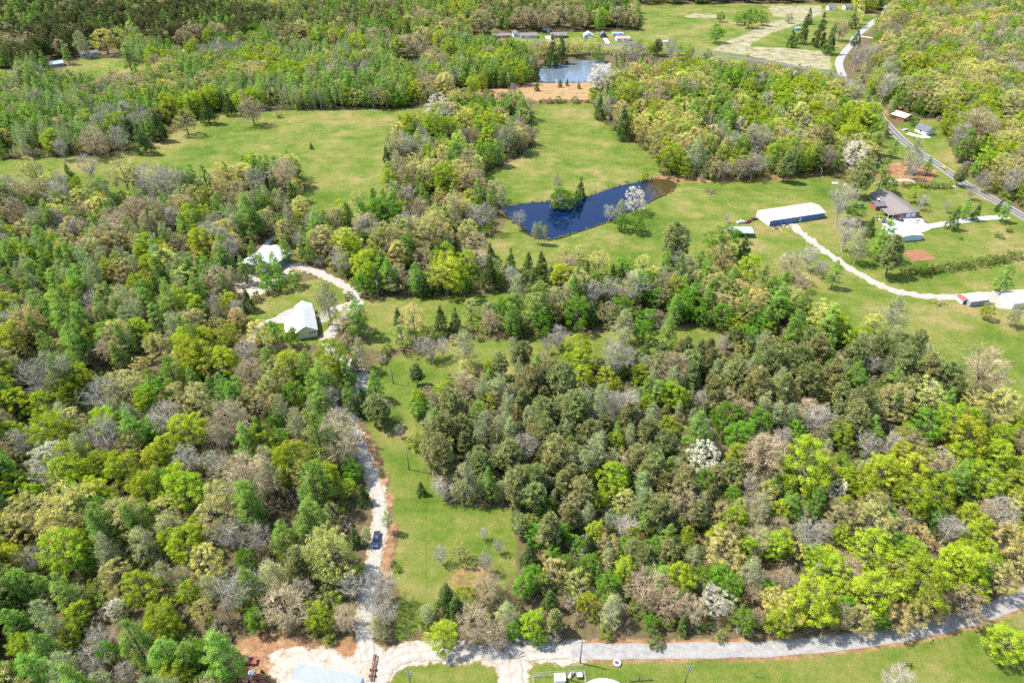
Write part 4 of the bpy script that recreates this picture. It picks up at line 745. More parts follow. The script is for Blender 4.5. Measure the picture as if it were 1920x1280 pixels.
# ---- the rest of the woods, sown by area of the photograph
ZONES = [   # polygon on the ground in pixels, spacing m, mix, height range
 ('pines', [(800,700),(960,690),(1100,700),(1350,690),(1560,660),(1720,700),(1830,740),(1880,810),(1700,830),(1500,880),(1380,920),(1260,1010),(1000,1000),(840,930),(795,850)], 4.1, 'PPPPSSSSGGPKRPGSGBPKM', (7, 15)),
 ('poplars', [(1100,660),(1300,640),(1420,660),(1420,720),(1300,760),(1150,740)], 4.6, 'LLGSBPPGL', (9, 14)),
 ('southeast', [(960,960),(1260,980),(1400,890),(1900,800),(2100,820),(2100,1100),(1900,1130),(1700,1190),(1450,1210),(800,1212),(800,1160),(950,1120)], 4.5, 'LLLDTTYBKRDGPMLLCDG', (8, 13)),
 ('near_west', [(-200,640),(300,640),(560,660),(650,700),(670,900),(680,1100),(670,1190),(430,1200),(420,1420),(-200,1420)], 4.8, 'LLLGGGGTTYGBKRDTSLKLG', (12, 19)),
 ('mid_west', [(-200,330),(560,330),(620,430),(560,470),(450,500),(430,560),(300,620),(300,645),(-200,645)], 4.7, 'SSSGGGGTTBKLLYRYKG', (12, 18)),
 ('strip_row', [(700,200),(1000,200),(990,300),(900,400),(900,520),(700,545),(560,450),(560,400)], 4.7, 'TTLLGGGBKMCYDRK', (12, 18)),
 ('cedar_row', [(680,520),(940,520),(1330,520),(1480,570),(1560,640),(1330,690),(1330,610),(1000,640),(740,660),(740,640)], 4.3, 'CCDDGGTGKYMDGGL', (11, 17)),
 ('dark_pines', [(-200,128),(-200,20),(200,15),(260,30),(430,25),(540,58),(440,97),(300,106),(250,70),(165,112),(60,140)], 6.6, 'PPPPCPPDGMPG', (15, 22)),
 ('north_mix', [(420,110),(430,20),(1000,-10),(1200,20),(1200,66),(900,75),(700,90)], 6.8, 'PPPMTGLPCGGDG', (14, 20)),
 ('north_west', [(-200,310),(-200,110),(300,100),(640,90),(960,95),(1010,150),(1000,195),(800,205),(400,215),(290,280)], 5.4, 'SSSSGGGGKTBMLLSGGG', (13, 19)),
 ('east_mid', [(1110,200),(1130,168),(1300,142),(1480,160),(1570,180),(1640,245),(1640,320),(1560,330),(1240,330),(1200,275),(1130,230)], 6.6, 'LLLLGTTTYMKGLDBG', (14, 20)),
 ('far_east', [(1650,60),(1700,-30),(2400,-30),(2400,480),(1900,390),(1790,290),(1765,225),(1690,210),(1640,190),(1615,150),(1630,110)], 7.4, 'TTTLLLLYMBGGKTDGMB', (15, 21)),
 ('pond_scrub', [(1000,125),(1130,100),(1300,112),(1480,140),(1480,160),(1300,142),(1120,160),(1140,130)], 6.0, 'CCDGBMKUUU', (4, 7)),
 ('far', [(-900,130),(-900,-160),(2900,-160),(2900,60),(1600,60),(1560,6),(1200,10),(1000,90),(-200,130)], 8.0, 'LLGGGGTPPMDY', (14, 20)),
 ('gap', [(1290,60),(1640,60),(1640,190),(1570,180),(1480,160),(1300,142)], 16.0, 'UUUKD', (3, 6)),
 ('edges', [(-900,1500),(-900,100),(2900,100),(2900,1500)], 6.5, 'LLGGTTBKYM', (10, 16)),
]
HX = np.array([t['px'] for t in TREES]); HY = np.array([t['py'] for t in TREES]); HW = np.array([t['wpx'] for t in TREES]); HBX = np.array([t['x'] for t in TREES]); HBY = np.array([t['y'] for t in TREES])
KEEPOUT = [[(548,640),(612,628),(618,690),(560,698)], # buildings, yards and sight lines to them, on the ground in pixels
 [(430,500),(510,462),(600,500),(600,525),(505,565),(440,565)], [(485,600),(600,540),(650,560),(650,650),(560,675),(490,650)], [(640,1195),(640,1060),(665,900),(640,790),(700,760),(760,900),(760,1210)],
 [(425,1420),(425,1195),(745,1195),(745,1420)], [(895,100),(900,66),(1290,60),(1290,95),(960,100)], [(640,700),(655,640),(700,640),(720,760),(650,790)],
 [(135,118),(140,95),(220,95),(220,125)], [(80,140),(80,115),(130,112),(130,140)], [(320,112),(320,95),(410,95),(410,112)],
 [(1670,240),(1680,205),(1760,230),(1775,262),(1700,262)], [(995,165),(1008,112),(1150,108),(1165,165)], [(925,420),(940,370),(1270,325),(1290,360),(1040,500)]]
rng = np.random.default_rng(21)
pts = []
for yy0 in np.arange(70, 1250, GSP):
    half = 0.80*(yy0*CT+CAM_H*ST) + 45
    for xx0 in np.arange(-half, half, GSP):
        pts.append((xx0, yy0))
pts = np.array(pts) + rng.uniform(-1.7, 1.7, (len(pts), 2))
QX, QY = pix_of(pts[:, 0], pts[:, 1])
blocked = np.zeros(len(pts), bool)
for p in list(GRASS.values()) + list(STRAW.values()) + KEEPOUT + [grow(POND1, 1.1), grow(POND2, 1.15)]: blocked |= inpoly(QX, QY, p)
for rp, hw, k_ in ROADPTS:
    near = np.zeros(len(pts), bool); lo = rp.min(0)-12; hi = rp.max(0)+12
    ii = np.where((pts[:, 0] > lo[0]) & (pts[:, 0] < hi[0]) & (pts[:, 1] > lo[1]) & (pts[:, 1] < hi[1]))[0]
    if len(ii):
        d2 = ((pts[ii, None, :] - rp[None])**2).sum(-1).min(1); near[ii] = d2 < (hw+(1.6 if k_ in ('lane', 'drive') else 3.0))**2
    blocked |= near
zone = np.full(len(pts), -1)
for zi in range(len(ZONES)-1, -1, -1): zone[inpoly(QX, QY, ZONES[zi][1])] = zi
keep_p = []
grid = {}
for i in np.where(~blocked & (zone >= 0))[0]:
    nm, _, sp, mix, (h0, h1) = ZONES[zone[i]]
    if rng.uniform() > (GSP/sp)**2*0.95: continue
    x, y = pts[i]; PS = 22 if y < 400 else 42; patch = int(abs(math.sin(math.floor(x/PS)*12.9898 + math.floor(y/PS)*78.233))*43758.5) 
    code = mix[rng.integers(len(mix))] if rng.uniform() < 0.5 else mix[patch % len(mix)]
    Hh = rng.uniform(h0, h1)*{'C': .75, 'S': 1.05, 'K': .85, 'U': .35, 'D': .8, 'W': .8, 'G': 1.1}.get(code, 1.0); ratio = CODE[code][2]
    Wd = min(Hh/ratio*rng.uniform(.85, 1.2), 15.0); cz = CODE[code][3]
    px, py, dep = proj(x, y, Hh*cz); wpx = Wd*FPX/dep
    d = np.hypot(HX-px, (HY-py)*0.9)
    if ((d < 0.44*HW + 0.24*wpx) & (HBY > y - 1.0)).any(): continue
    if ((d < 0.22*HW) ).any() and rng.uniform() < .5: continue
    if (np.hypot(HBX-x, HBY-y) < 2.0).any(): continue
    add_tree(code, x, y, Hh, Wd, False, rng)
    if nm.startswith('dark') and code in 'PC': TREES[-1]['tint'] *= .55
print('trees', len(TREES))
# ---- undergrowth
UNDER = []
for i in np.where(~blocked & (zone >= 0) & (pts[:, 1] < 620))[0]:
    if rng.uniform() < 0.8:
        x, y = pts[i] + rng.uniform(-2, 2, 2); h = rng.uniform(1.2, 5.5)
        c = [(0.22,0.31,0.04),(0.30,0.38,0.05),(0.36,0.31,0.15),(0.15,0.22,0.04),(0.26,0.34,0.08),(0.38,0.33,0.23)][rng.integers(6)]
        UNDER.append((x, y, h, h*rng.uniform(.9, 1.6), np.array(c)*rng.uniform(.8, 1.2)))

for poly, k in ((POND1, 1.035), (POND2, 1.06)):
    pp = [P(*q) for q in grow(poly, k)]; pp = spline(pp+[pp[0]], 8)
    for q in pp:
        for _ in range(3):
            if rng.uniform() < .6:
                h = rng.uniform(.4, 1.5); UNDER.append((q.x+rng.normal()*.9, q.y+rng.normal()*.9, h, h*rng.uniform(.8, 1.8), np.array([(0.30,0.26,0.12),(0.2,0.27,0.05),(0.36,0.28,0.15)][rng.integers(3)])))
# ---- which trees stand as things of their own: the largest 300 of each kind
byname = {}
for t in TREES:
    inside = -30 < t['px'] < 1950 and -20 < t['py'] < 1330
    byname.setdefault(CODE[t['code']][4], []).append(t) if inside else None
    t['own'] = False
for nm, L in byname.items():
    L.sort(key=lambda t: (not t['hand'], -t['area']))
    for t in L[:{'shrub': 60, 'pine_tree': 110}.get(nm, OWN_MAX)]: t['own'] = True
OWN = [t for t in TREES if t['own'] and (t['hand'] or t['area'] > 1100)]
for t in TREES: t['own'] = False
for t in OWN: t['own'] = True
print('own trees', len(OWN))
# labels that single each tree out: look + order of distance from something one can find, over all trees of that look
LAND = [('blue pickup on the gravel drive',706,1010),('green gabled house',575,615),('white-roofed barn',500,490),('long blue-walled shed',1480,405),('open lean-to shed',1387,432),('brick ranch house',1685,385),
 ('red clay plot',1725,480),('red storage shed',1804,563),('white metal shed roof',610,1262),('rusty red car',462,1238),('white water tank',1130,1278),('concrete manhole ring',1157,1243),('black gate frame',1697,1248),
 ('yellow car on the highway',1771,314),('blue pond',1090,400),('pale pond',1070,135),('orange broom field',1040,175),('dark-roofed white house',1743,245),('pale green roofed house',1698,216),('highway junction',1580,142),
 ('lone sapling in the west field',583,273),('transformer pole beside the drive',708,545),('power pole in the narrow clearing',767,860),('power pole in the grass strip',735,700),('pole beside the lane',1088,1225),
 ('pink-roofed house',1168,72),('big grey-roofed workshop',943,90),('blue-white house in the pines',167,102),('gravel junction of drive and lane',700,1225),('head of the west field',780,205),('foot of the middle field',910,360),
 ('lane where it leaves the picture',1915,1130),('brush pile by the bank',1333,360),('lower west corner of the picture',10,1270),('west edge of the picture halfway down',5,640),('upper west corner of the picture',10,10),('east edge of the picture halfway down',1915,640),('upper east corner of the picture',1910,10)]
LAND += [('pinkish-white blossoming tree in the near wood',90,863),('big cream-topped oak at the west edge',123,966),('bright round lime tree in the near wood',120,1027),('round gold oak in the near wood',217,1073),('broad brown tree in the near wood',463,897),('white blossoming tree over the lane',1340,1127),
 ('pink budding tree in the east wood',1437,850),('big lime tree in the east wood',1513,867),('yellow oaks beside the pines',1735,740),('bright tan oak in the east wood',1640,973),('lone pink-tan tree on the lawn edge',1847,692),('orange-brown oak in the far east wood',1840,230),
 ('lime tree at the west field edge',93,260),('white blossoming tree at the pale pond',1128,143),('white tree beside the blue pond',1190,373),('cream blossoming tree above the lawn',1603,290),('pale tree at the head of the tree strip',820,207),('yellow oaks of the far west lawn',205,72),('dark pines in the upper west',50,70)]
ORD = ['nearest','second','third','fourth','fifth','sixth','seventh','eighth','ninth','tenth','eleventh','twelfth']
LP_ = np.array([(a, b) for _, a, b in LAND], float)
used = set()
SHORT = {c: CODE[c][5].rsplit(' ', 1) for c in CODE}
AX = np.array([t['px'] for t in TREES]); AY = np.array([t['py'] for t in TREES])
for t in TREES:
    b0 = np.array(CODE[t['code']][1]).sum(); v = t['tint'].sum()/b0; hue = t['tint'][0]/t['tint'][1]/(CODE[t['code']][1][0]/CODE[t['code']][1][1])
    tone = 'bright ' if v > 1.07 else 'dull ' if v < 0.93 else ''
    size = 'tall ' if t['H'] > 16 else 'small ' if t['H'] < 8 else ''
    t['look'] = size + tone + CODE[t['code']][5]
def label_trees():
    classes = {}
    for t in TREES: classes.setdefault(t['look'], []).append(t)
    for look, A in classes.items():
        D = np.hypot(np.array([t['px'] for t in A])[:, None]-LP_[None, :, 0], np.array([t['py'] for t in A])[:, None]-LP_[None, :, 1])
        rank = np.argsort(np.argsort(D, 0), 0)
        for i, t in enumerate(A):
            if not t['own']: continue
            t['label'] = None
            for best in np.argsort(rank[i]*30 + D[i]*0.6)[:12]:
                r = rank[i][best]
                if r < 12:
                    lab = f"{ORD[r]} {look} from the {LAND[best][0]}"
                    lab = lab.replace('nearest ' + look + ' from', look + ' nearest') if r == 0 else lab
                    if lab not in used and len(lab.split()) <= 16: t['label'] = lab; used.add(lab); break
    OW = [t for t in TREES if t['own']]; ox = np.array([t['px'] for t in OW]); oy = np.array([t['py'] for t in OW])
    for i, t in enumerate(OW):
        if t['label']: continue
        d = np.hypot(ox-t['px'], oy-t['py']); near = np.argsort(d)[1:16]
        for a in near:
            o = OW[a]; side = ('behind' if oy[a] > t['py'] else 'in front of') if abs(oy[a]-t['py']) > abs(ox[a]-t['px']) else ('left of' if ox[a] > t['px'] else 'right of')
            k = int(np.argmin(np.hypot(LP_[:, 0]-t['px'], LP_[:, 1]-t['py'])))
            lab = f"{t['look']} {side} a {o['look']}, near the {LAND[k][0]}"
            lab = lab if len(lab.split()) <= 16 else lab.split(', near')[0]
            if lab not in used: break
            lab = f"{t['look']} between a {o['look'].split()[-1]} and a {OW[near[0]]['look'].split()[-1]} by the {LAND[k][0]}"
            if lab not in used and len(lab.split()) <= 16: break
        t['label'] = lab
        used.add(t['label'])
label_trees()
GROUPS = {'broadleaf_tree': 'leafy broadleaf trees of the woods', 'upright_tree': 'upright green trees of the woods', 'oak_tree': 'flowering oaks of the woods', 'bare_tree': 'leafless trees', 'budding_tree': 'budding trees',
 'pale_leaved_tree': 'pale thin-leaved trees', 'slender_tree': 'slender young trees', 'pine_tree': 'pines', 'cedar_tree': 'cedars', 'blossoming_tree': 'blossoming trees', 'shrub': 'single shrubs'}
rv = random.Random(5)
def gz(x, y):
    j = np.clip(np.searchsorted(xs, x)-1, 0, nx_-1); i = np.clip(np.searchsorted(ys, y)-1, 0, ny_-1); return float(GZ[i, j])
for t in OWN:
    kind = CODE[t['code']][0]; v = rv.randrange(NV); cr, tr, H0, W0 = SHAPE[kind, v, 0]; nm = CODE[t['code']][4]
    e = empty(nm, (t['x'], t['y'], gz(t['x'], t['y'])), t['rot']); e.scale = (t['W']/W0, t['W']/W0, t['H']/H0)
    e.rotation_euler = (rv.gauss(0, .03), rv.gauss(0, .03), t['rot'])
    tag(e, t['label'], 'shrub' if nm == 'shrub' else 'tree', GROUPS[nm])
    c = link('crown', cr, e); c['tint'] = [float(q) for q in t['tint']]
    link('trunk', tr, e)
# ---- the rest: one mass, instanced
PC = bpy.data.collections.new('woodland_shapes'); pidx = {}
def proto(kind, v, lod):
    if (kind, v, lod) in pidx: return pidx[kind, v, lod]
    cr, tr, _, _ = SHAPE[kind, v, lod]; bm = bmesh.new(); bm.from_mesh(cr); nmat = len(cr.materials); nf = len(bm.faces)
    bm.from_mesh(tr); bm.faces.ensure_lookup_table()
    for f in bm.faces[nf:]: f.material_index = nmat
    me = bpy.data.meshes.new('woodland_tree'); bm.to_mesh(me); bm.free()
    for m in cr.materials: me.materials.append(m)
    me.materials.append(tr.materials[0])
    o = bpy.data.objects.new('%03d_woodland_tree' % len(pidx), me); PC.objects.link(o)
    pidx[kind, v, lod] = len(pidx); return pidx[kind, v, lod]
def mass(name, rows, label, cat):
    n = len(rows); me = bpy.data.meshes.new(name); me.vertices.add(n); me.vertices.foreach_set('co', np.array([r[0] for r in rows], np.float32).ravel())
    def attr(nm, ty, key, arr): a = me.attributes.new(nm, ty, 'POINT'); a.data.foreach_set(key, np.asarray(arr).ravel())
    attr('pick', 'INT', 'value', np.array([r[1] for r in rows], np.int32)); attr('turn', 'FLOAT_VECTOR', 'vector', np.array([r[2] for r in rows], np.float32))
    attr('size', 'FLOAT_VECTOR', 'vector', np.array([r[3] for r in rows], np.float32)); attr('tint', 'FLOAT_VECTOR', 'vector', np.array([r[4] for r in rows], np.float32))
    o = link(name, me); tag(o, label, cat, kind='stuff')
    g = bpy.data.node_groups.new(name, 'GeometryNodeTree'); g.interface.new_socket('Geometry', in_out='INPUT', socket_type='NodeSocketGeometry'); g.interface.new_socket('Geometry', in_out='OUTPUT', socket_type='NodeSocketGeometry')
    N = g.nodes; L = g.links; gi = N.new('NodeGroupInput'); go = N.new('NodeGroupOutput'); ip = N.new('GeometryNodeInstanceOnPoints'); ci = N.new('GeometryNodeCollectionInfo')
    ci.inputs['Collection'].default_value = PC; ci.inputs['Separate Children'].default_value = True; ci.inputs['Reset Children'].default_value = True
    def na(nm, ty):
        a = N.new('GeometryNodeInputNamedAttribute'); a.data_type = ty; a.inputs['Name'].default_value = nm; return [s for s in a.outputs if s.enabled and s.name == 'Attribute'][0]
    L.new(gi.outputs[0], ip.inputs['Points']); L.new(ci.outputs[0], ip.inputs['Instance']); ip.inputs['Pick Instance'].default_value = True
    L.new(na('pick', 'INT'), ip.inputs['Instance Index']); L.new(na('turn', 'FLOAT_VECTOR'), ip.inputs['Rotation']); L.new(na('size', 'FLOAT_VECTOR'), ip.inputs['Scale'])
    L.new(ip.outputs[0], go.inputs[0]); md = o.modifiers.new('woodland', 'NODES'); md.node_group = g; return o
rows = []
for t in TREES:
    if t['own']: continue
    kind = CODE[t['code']][0]; lod = 0 if t['y'] < 330 else 1; v = rv.randrange(NV if lod == 0 else 2); H0, W0 = SHAPE[kind, v, lod][2:]
    rows.append(((t['x'], t['y'], gz(t['x'], t['y'])), proto(kind, v, lod), (rv.gauss(0, .03), rv.gauss(0, .03), t['rot']), (t['W']/W0, t['W']/W0, t['H']/H0), t['tint']))
mass('woodland', rows, 'distant and filling trees of the mixed spring woods', 'woodland')
rows = []
for x, y, h, wd, tn in UNDER:
    v = rv.randrange(2); lod = 0 if y < 260 else 1; H0, W0 = SHAPE['shrub', v, lod][2:]
    rows.append(((x, y, gz(x, y)), proto('shrub', v, lod), (0, 0, rv.uniform(0, 6.28)), (wd/W0, wd/W0, h/H0), tn))
mass('undergrowth', rows, 'low brush and saplings under the trees', 'undergrowth')

# ------------------------------------------------------------------ vehicles
TYRE = mat('tyre', (0.015, 0.015, 0.016), 0.9, 0.2, 5); RIM = mat('rim', (0.45, 0.45, 0.47), 0.35, 0.1, 5, metal=.6)
LAMP = mat('lamp_glass', (0.7, 0.7, 0.68), 0.2, 0.05, 5); TAIL = mat('tail_lamp', (0.35, 0.02, 0.02), 0.3, 0.1, 5); BLACK = mat('black_trim', (0.02, 0.02, 0.022), 0.6, 0.2, 4)
def paint(name, c): return mat(name, c, 0.25, 0.06, 0.8, spec=0.6)
def loft(name, secs, m, parent):
    """secs: list of (x, half_width, z0, z1, top_half_width) cross-sections along the car"""
    V, F = [], []
    for x, hw, z0, z1, tw in secs:
        zm = z0 + (z1-z0)*.6
        V += [(x,-hw*.92,z0),(x,-hw,zm),(x,-tw,z1),(x,tw,z1),(x,hw,zm),(x,hw*.92,z0)]
    n = 6
    for i in range(len(secs)-1):
        for k in range(n): F.append((i*n+k, i*n+(k+1)%n, (i+1)*n+(k+1)%n, (i+1)*n+k))
    F.append(tuple(range(n))); F.append(tuple((len(secs)-1)*n+k for k in range(n))[::-1])
    me = bpy.data.meshes.new(name); me.from_pydata(V, [], F); bm = bmesh.new(); bm.from_mesh(me); bmesh.ops.recalc_face_normals(bm, faces=bm.faces[:]); bm.to_mesh(me); bm.free()
    o = link(name, me, parent, m); b = o.modifiers.new('bevel', 'BEVEL'); b.width = .05; b.segments = 2; b.limit_method = 'ANGLE'; return o
def car(name, label, at, heading, m, kind='sedan', group=None, cat=None):
    """heading: world angle of the car's nose"""
    e = empty(name, P(*at), heading); e.location.z = 0.08; tag(e, label, cat or ('truck' if kind == 'pickup' else 'car'), group)
    if kind == 'pickup':
        Lh = 2.9
        loft('body', [(-2.9,.92,.5,1.15,.90),(-2.8,.98,.45,1.2,.94),(.9,1.0,.42,1.2,.96),(1.2,1.0,.42,1.2,.95),(2.6,.97,.45,1.12,.88),(2.88,.86,.5,1.0,.78)], m, e)
        loft('cab', [(-.85,.9,1.15,1.2,.88),(-.62,.88,1.15,1.88,.70),(.55,.88,1.15,1.9,.70),(1.25,.92,1.15,1.2,.9)], m, e)
        box('bed_cover', -2.7, -.95, -.8, .8, 1.19, 1.24, BLACK, e)
        ws = [(.62,1.26,.72,1.84,1.2,.84)]; rw = (-.64,-.82,.66,1.82,1.28,.80); side = (-.5,.5,1.3,1.8)
    else:
        loft('body', [(-2.25,.72,.4,.85,.68),(-2.1,.86,.3,.95,.80),(-.9,.9,.25,.98,.85),(1.0,.9,.25,.95,.85),(2.0,.85,.3,.82,.76),(2.25,.7,.38,.7,.62)], m, e)
        loft('cabin', [(-1.65,.8,.9,.96,.78),(-.95,.78,.9,1.42,.60),(.25,.78,.9,1.44,.60),(1.05,.82,.9,.95,.8)], m, e)
        ws = [(.32,1.02,.62,1.40,.97,.76)]; rw = (-1.0,-1.6,.60,1.38,.99,.74); side = (-.85,.25,1.02,1.36)
    for x0, x1, w0, z0, z1, w1 in ws:
        pydata('windscreen', [(x0+.05,-w0,z0+.05),(x0+.05,w0,z0+.05),(x1+.05,w1,z1+.05),(x1+.05,-w1,z1+.05)], [(0,3,2,1)], GLASS, e)
    x0, x1, w0, z0, z1, w1 = rw
    pydata('rear_window', [(x0-.05,-w0,z0+.05),(x0-.05,w0,z0+.05),(x1-.05,w1,z1+.05),(x1-.05,-w1,z1+.05)], [(0,1,2,3)], GLASS, e)
    for s in (-1, 1):
        xa, xb, za, zb = side; wl, wu = (.93, .76) if kind == 'pickup' else (.85, .66)
        pydata('side_window', [(xa-.2,s*wl,za),(xb+.3,s*wl,za),(xb,s*wu,zb),(xa,s*wu,zb)], [(0,1,2,3)], GLASS, e)
        fx, hx, wz = (2.86, .7, .95) if kind == 'pickup' else (2.2, .55, .68)
        box('headlight', fx-.12, fx+.02, s*hx-.14, s*hx+.14, wz-.1, wz+.06, LAMP, e); box('tail_light', -fx-.04, -fx+.08, s*hx-.12, s*hx+.12, wz-.08, wz+.12, TAIL, e)
        box('mirror', .75, .95, s*1.0-.1, s*1.0+.1, 1.15 if kind == 'pickup' else .95, 1.33 if kind == 'pickup' else 1.08, BLACK, e)
        for wx in ((-1.75, 1.85) if kind == 'pickup' else (-1.35, 1.4)):
            r = .40 if kind == 'pickup' else .33; y0 = s*.74; y1 = s*.98
            t = tube('wheel', [(wx, y0, r-.08), (wx, y1, r-.08)], r, TYRE, e, 16); tube('rim', [(wx, y1-s*.02, r-.08), (wx, y1+s*.015, r-.08)], r*.6, RIM, t, 12)
    fx = 2.9 if kind == 'pickup' else 2.26
    box('bumper', fx-.1, fx+.08, -.85, .85, .42, .62, BLACK if kind == 'pickup' else m, e); box('bumper', -fx-.08, -fx+.1, -.85, .85, .42, .62, STEEL if kind == 'pickup' else m, e)
    return e
d = P(712,975)-P(700,1050); car('pickup_truck', 'dark slate-blue pickup truck on the gravel drive', (706,1014), math.atan2(-d.y, -d.x), paint('slate_blue_paint', (0.055,0.085,0.16)), 'pickup')
car('wrecked_car', 'rusty red car with a pale bonnet beside the chalky yard', (466,1241), 0.0, paint('faded_red_paint', (0.33,0.075,0.05)))
dh = P(1760,323)-P(1802,350); hdg = math.atan2(dh.y, dh.x)
car('car', 'yellow-orange car driving on the highway', (1769,316), hdg, paint('yellow_paint_car', (0.70,0.36,0.03)))
car('car', 'blue car parked under the trees north of the ranch house', (1636,313), -.2, paint('blue_paint', (0.06,0.16,0.42)))
car('car', 'white car parked before the ranch house garage', (1713,416), 1.9, paint('white_paint_car', (0.75,0.75,0.76)))
car('car', 'black car parked beside the carport of the ranch house', (1686,414), 2.2, paint('black_paint', (0.02,0.022,0.03)))
car('car', 'dark blue car at the corner of the ranch house pad', (1661,417), .2, paint('navy_paint', (0.03,0.06,0.20)))
car('car', 'white car beside the pale green roofed bungalow', (1697,245), .4, paint('white_paint_car', (0.75,0.75,0.76)))
car('car', 'dark car on the lawn among the far western pines', (97,141), .3, paint('black_paint', (0.02,0.022,0.03)))
car('wrecked_car', 'white wrecked car in the scrap row by the long shed', (1389,418), .25, paint('white_paint_car', (0.75,0.75,0.76)), group='scrap cars by the long shed')
car('wrecked_car', 'dark red wrecked car between the white wreck and the long shed', (1402,416.5), .7, paint('maroon_paint', (0.22,0.03,0.03)), group='scrap cars by the long shed')
car('wrecked_car', 'maroon wreck closest to the end wall of the long shed', (1413,412), .3, paint('maroon_paint', (0.22,0.03,0.03)), group='scrap cars by the long shed')
car('pickup_truck', 'white pickup on the roadside beside the pink-roofed house', (1184,83), .9, paint('white_paint_car', (0.75,0.75,0.76)), 'pickup')
def camper(label, at, hdg):
    e = empty('camper_trailer', P(*at), hdg); tag(e, label, 'camper')
    loft('body', [(-4,1.1,.5,2.7,1.05),(-3.8,1.2,.4,2.9,1.15),(3.6,1.2,.4,2.9,1.15),(4.1,1.1,.9,2.5,1.05)], WHITEW, e)
    for x in (-2.4, .2, 2.4): box('window', x-.5, x+.5, -1.235, -1.205, 1.5, 2.2, GLASS, e)
    box('door', -1.2, -.55, -1.24, -1.205, .55, 2.3, GREYW, e)
    for s in (-1, 1): tube('wheel', [(-.4, s*.95, .38), (-.4, s*1.22, .38)], .36, TYRE, e, 14)
    tube('tow_bar', [(4.0, 0, .55), (5.3, 0, .5)], .06, BLACK, e)
camper('white camper trailer beside the far road', (1246,83), .1)
camper('white camper parked by the brown pile in the far wood', (563,81), .4)
# ------------------------------------------------------------------ poles and lines
POLEW = mat('pole_wood', (0.19, 0.165, 0.14), 0.95, 0.2, 3); WIRE = mat('wire', (0.08, 0.08, 0.085), 0.6, 0.1, 3)
TOPS = {}
def pole(key, label, at, h, arm=0.0, transformer=False, name='utility_pole'):
    e = empty(name, P(*at)); tag(e, label, 'pole')
    tube('post', [(0,0,-.5),(0,0,h*.5),(0,0,h)], [.19,.16,.12], POLEW, e, 8)
    for s in (-1, 1):
        tube('insulator', [(s*max(arm, .1)*.9,0,h-.35),(s*max(arm, .1)*.9,0,h-.1)], .06, WHITEW, e, 6)
    if arm: box('crossarm', -arm, arm, -.22, -.12, h-.55, h-.4, POLEW, e)
    if transformer: tube('transformer', [(.42,0,h-2.2),(.42,0,h-1.1)], .3, STEEL, e, 12)
    TOPS[key] = P(*at) + Vector((0, 0, h-.2)); return e
pole('lane', 'utility pole with a crossarm standing beside the lane', (1087.5,1242), 10.5, 1.1)
pole('tank', 'utility pole with transformer in the verge east of the water tank', (1283,1284), 9.5, .9, True)
pole('short', 'short leaning service pole inside the tank fence', (1071,1275), 7.5, 0)
pole('south', 'utility pole with lamps in the grass island by the junction', (771,1290), 8.5, .8, True)
pole('clear', 'power pole standing in the narrow clearing', (767,880), 10.5)
pole('strip', 'power pole in the grass strip north of the cedars', (737.5,719), 10.5)
pole('drive', 'power pole with transformer beside the drive bend', (709,559), 9.5, .7, True)
pole('yard', 'light pole in the lawn beside the clay plot drive', (1799,437), 7, 0)
pole('hwy', 'utility pole beside the highway above the yellow car', (1714,262), 10, 1.0)
pole('hwyb', 'utility pole on the highway bank near the dark-roofed house', (1860,335), 11, 1.0)
pole('hwyc', 'utility pole where the highway leaves the picture', (1938,398), 11, 1.0)
pole('bank', 'light pole by the bank at the wood edge', (1536,340), 7, 0)
pole('far', 'utility pole in the stubble field by the highway', (1339,112), 9, .8)
pole('rowp', 'utility pole between the white cottage and the dark barn house', (1123,80), 10, .8)
def cable(a, b, label, sag=.6, off=(0,0,0), r=.022):
    A, B = TOPS[a]+Vector(off), TOPS[b]+Vector(off); pts = []
    for i in range(13):
        t = i/12; q = A.lerp(B, t); q.z -= sag*4*t*(1-t); pts.append(q)
    tag(tube('power_line', pts, r, WIRE, None, 4), label, 'power line', 'overhead power lines')
cable('south', 'clear', 'power line from the junction pole up the clearing', 1.6)
cable('clear', 'strip', 'power line between the clearing pole and the grass strip pole', 1.0)
cable('strip', 'drive', 'power line from the grass strip pole to the drive bend pole', 1.0)
cable('lane', 'tank', 'power line from the lane pole to the transformer pole', .8)
cable('lane', 'short', 'service wire from the lane pole into the tank fence', .3)
cable('hwy', 'hwyb', 'upper power line along the highway', 1.4, (0,0,0)); cable('hwyb', 'hwyc', 'power line at the east end of the highway', 1.0)
TOPS['bend'] = P(1915,1065)+Vector((0,0,9)); cable('tank', 'bend', 'long power line sweeping along the lane below the woods', 2.2); cable('tank', 'bend', 'lower of the two long lines along the lane', 2.4, (0,0,-1.4))
# ------------------------------------------------------------------ water tank compound at the lower edge
q = P(1130,1270.5,5.2); e = empty('water_tank', (q.x, q.y-7.5, 0)); tag(e, 'round white water tank with a shallow domed top', 'water tank')
TANKW = mat('tank_white', (0.78,0.79,0.80), .5, .04, .5)
lathe('tank_shell', [(7.5,0),(7.5,5.0)], TANKW, e, 48)
lathe('tank_roof', [(7.58,5.0),(7.55,5.12),(6.5,5.45),(4.5,5.85),(2.2,6.1),(.2,6.2)], TANKW, e, 48)
tube('vent_pipe', [(0,6.4,5.2),(0,6.4,6.6)], .08, STEEL, e, 8)
lad = empty('ladder', (0,0,0)); lad.parent = e
for s in (-.3, .3): tube('ladder_rail', [(6.2+s,4.9,0),(6.2+s,4.9,7.2)], .06, TANKW, lad, 6)
for k in range(12): tube('rung', [(5.9,4.9,.6+k*.55),(6.5,4.9,.6+k*.55)], .035, TANKW, lad, 5)
tube('safety_cage', [(5.2,4.6,5.1),(5.9,4.9,7.2),(6.5,4.9,7.2),(6.9,5.3,5.0)], .07, TANKW, lad, 6)
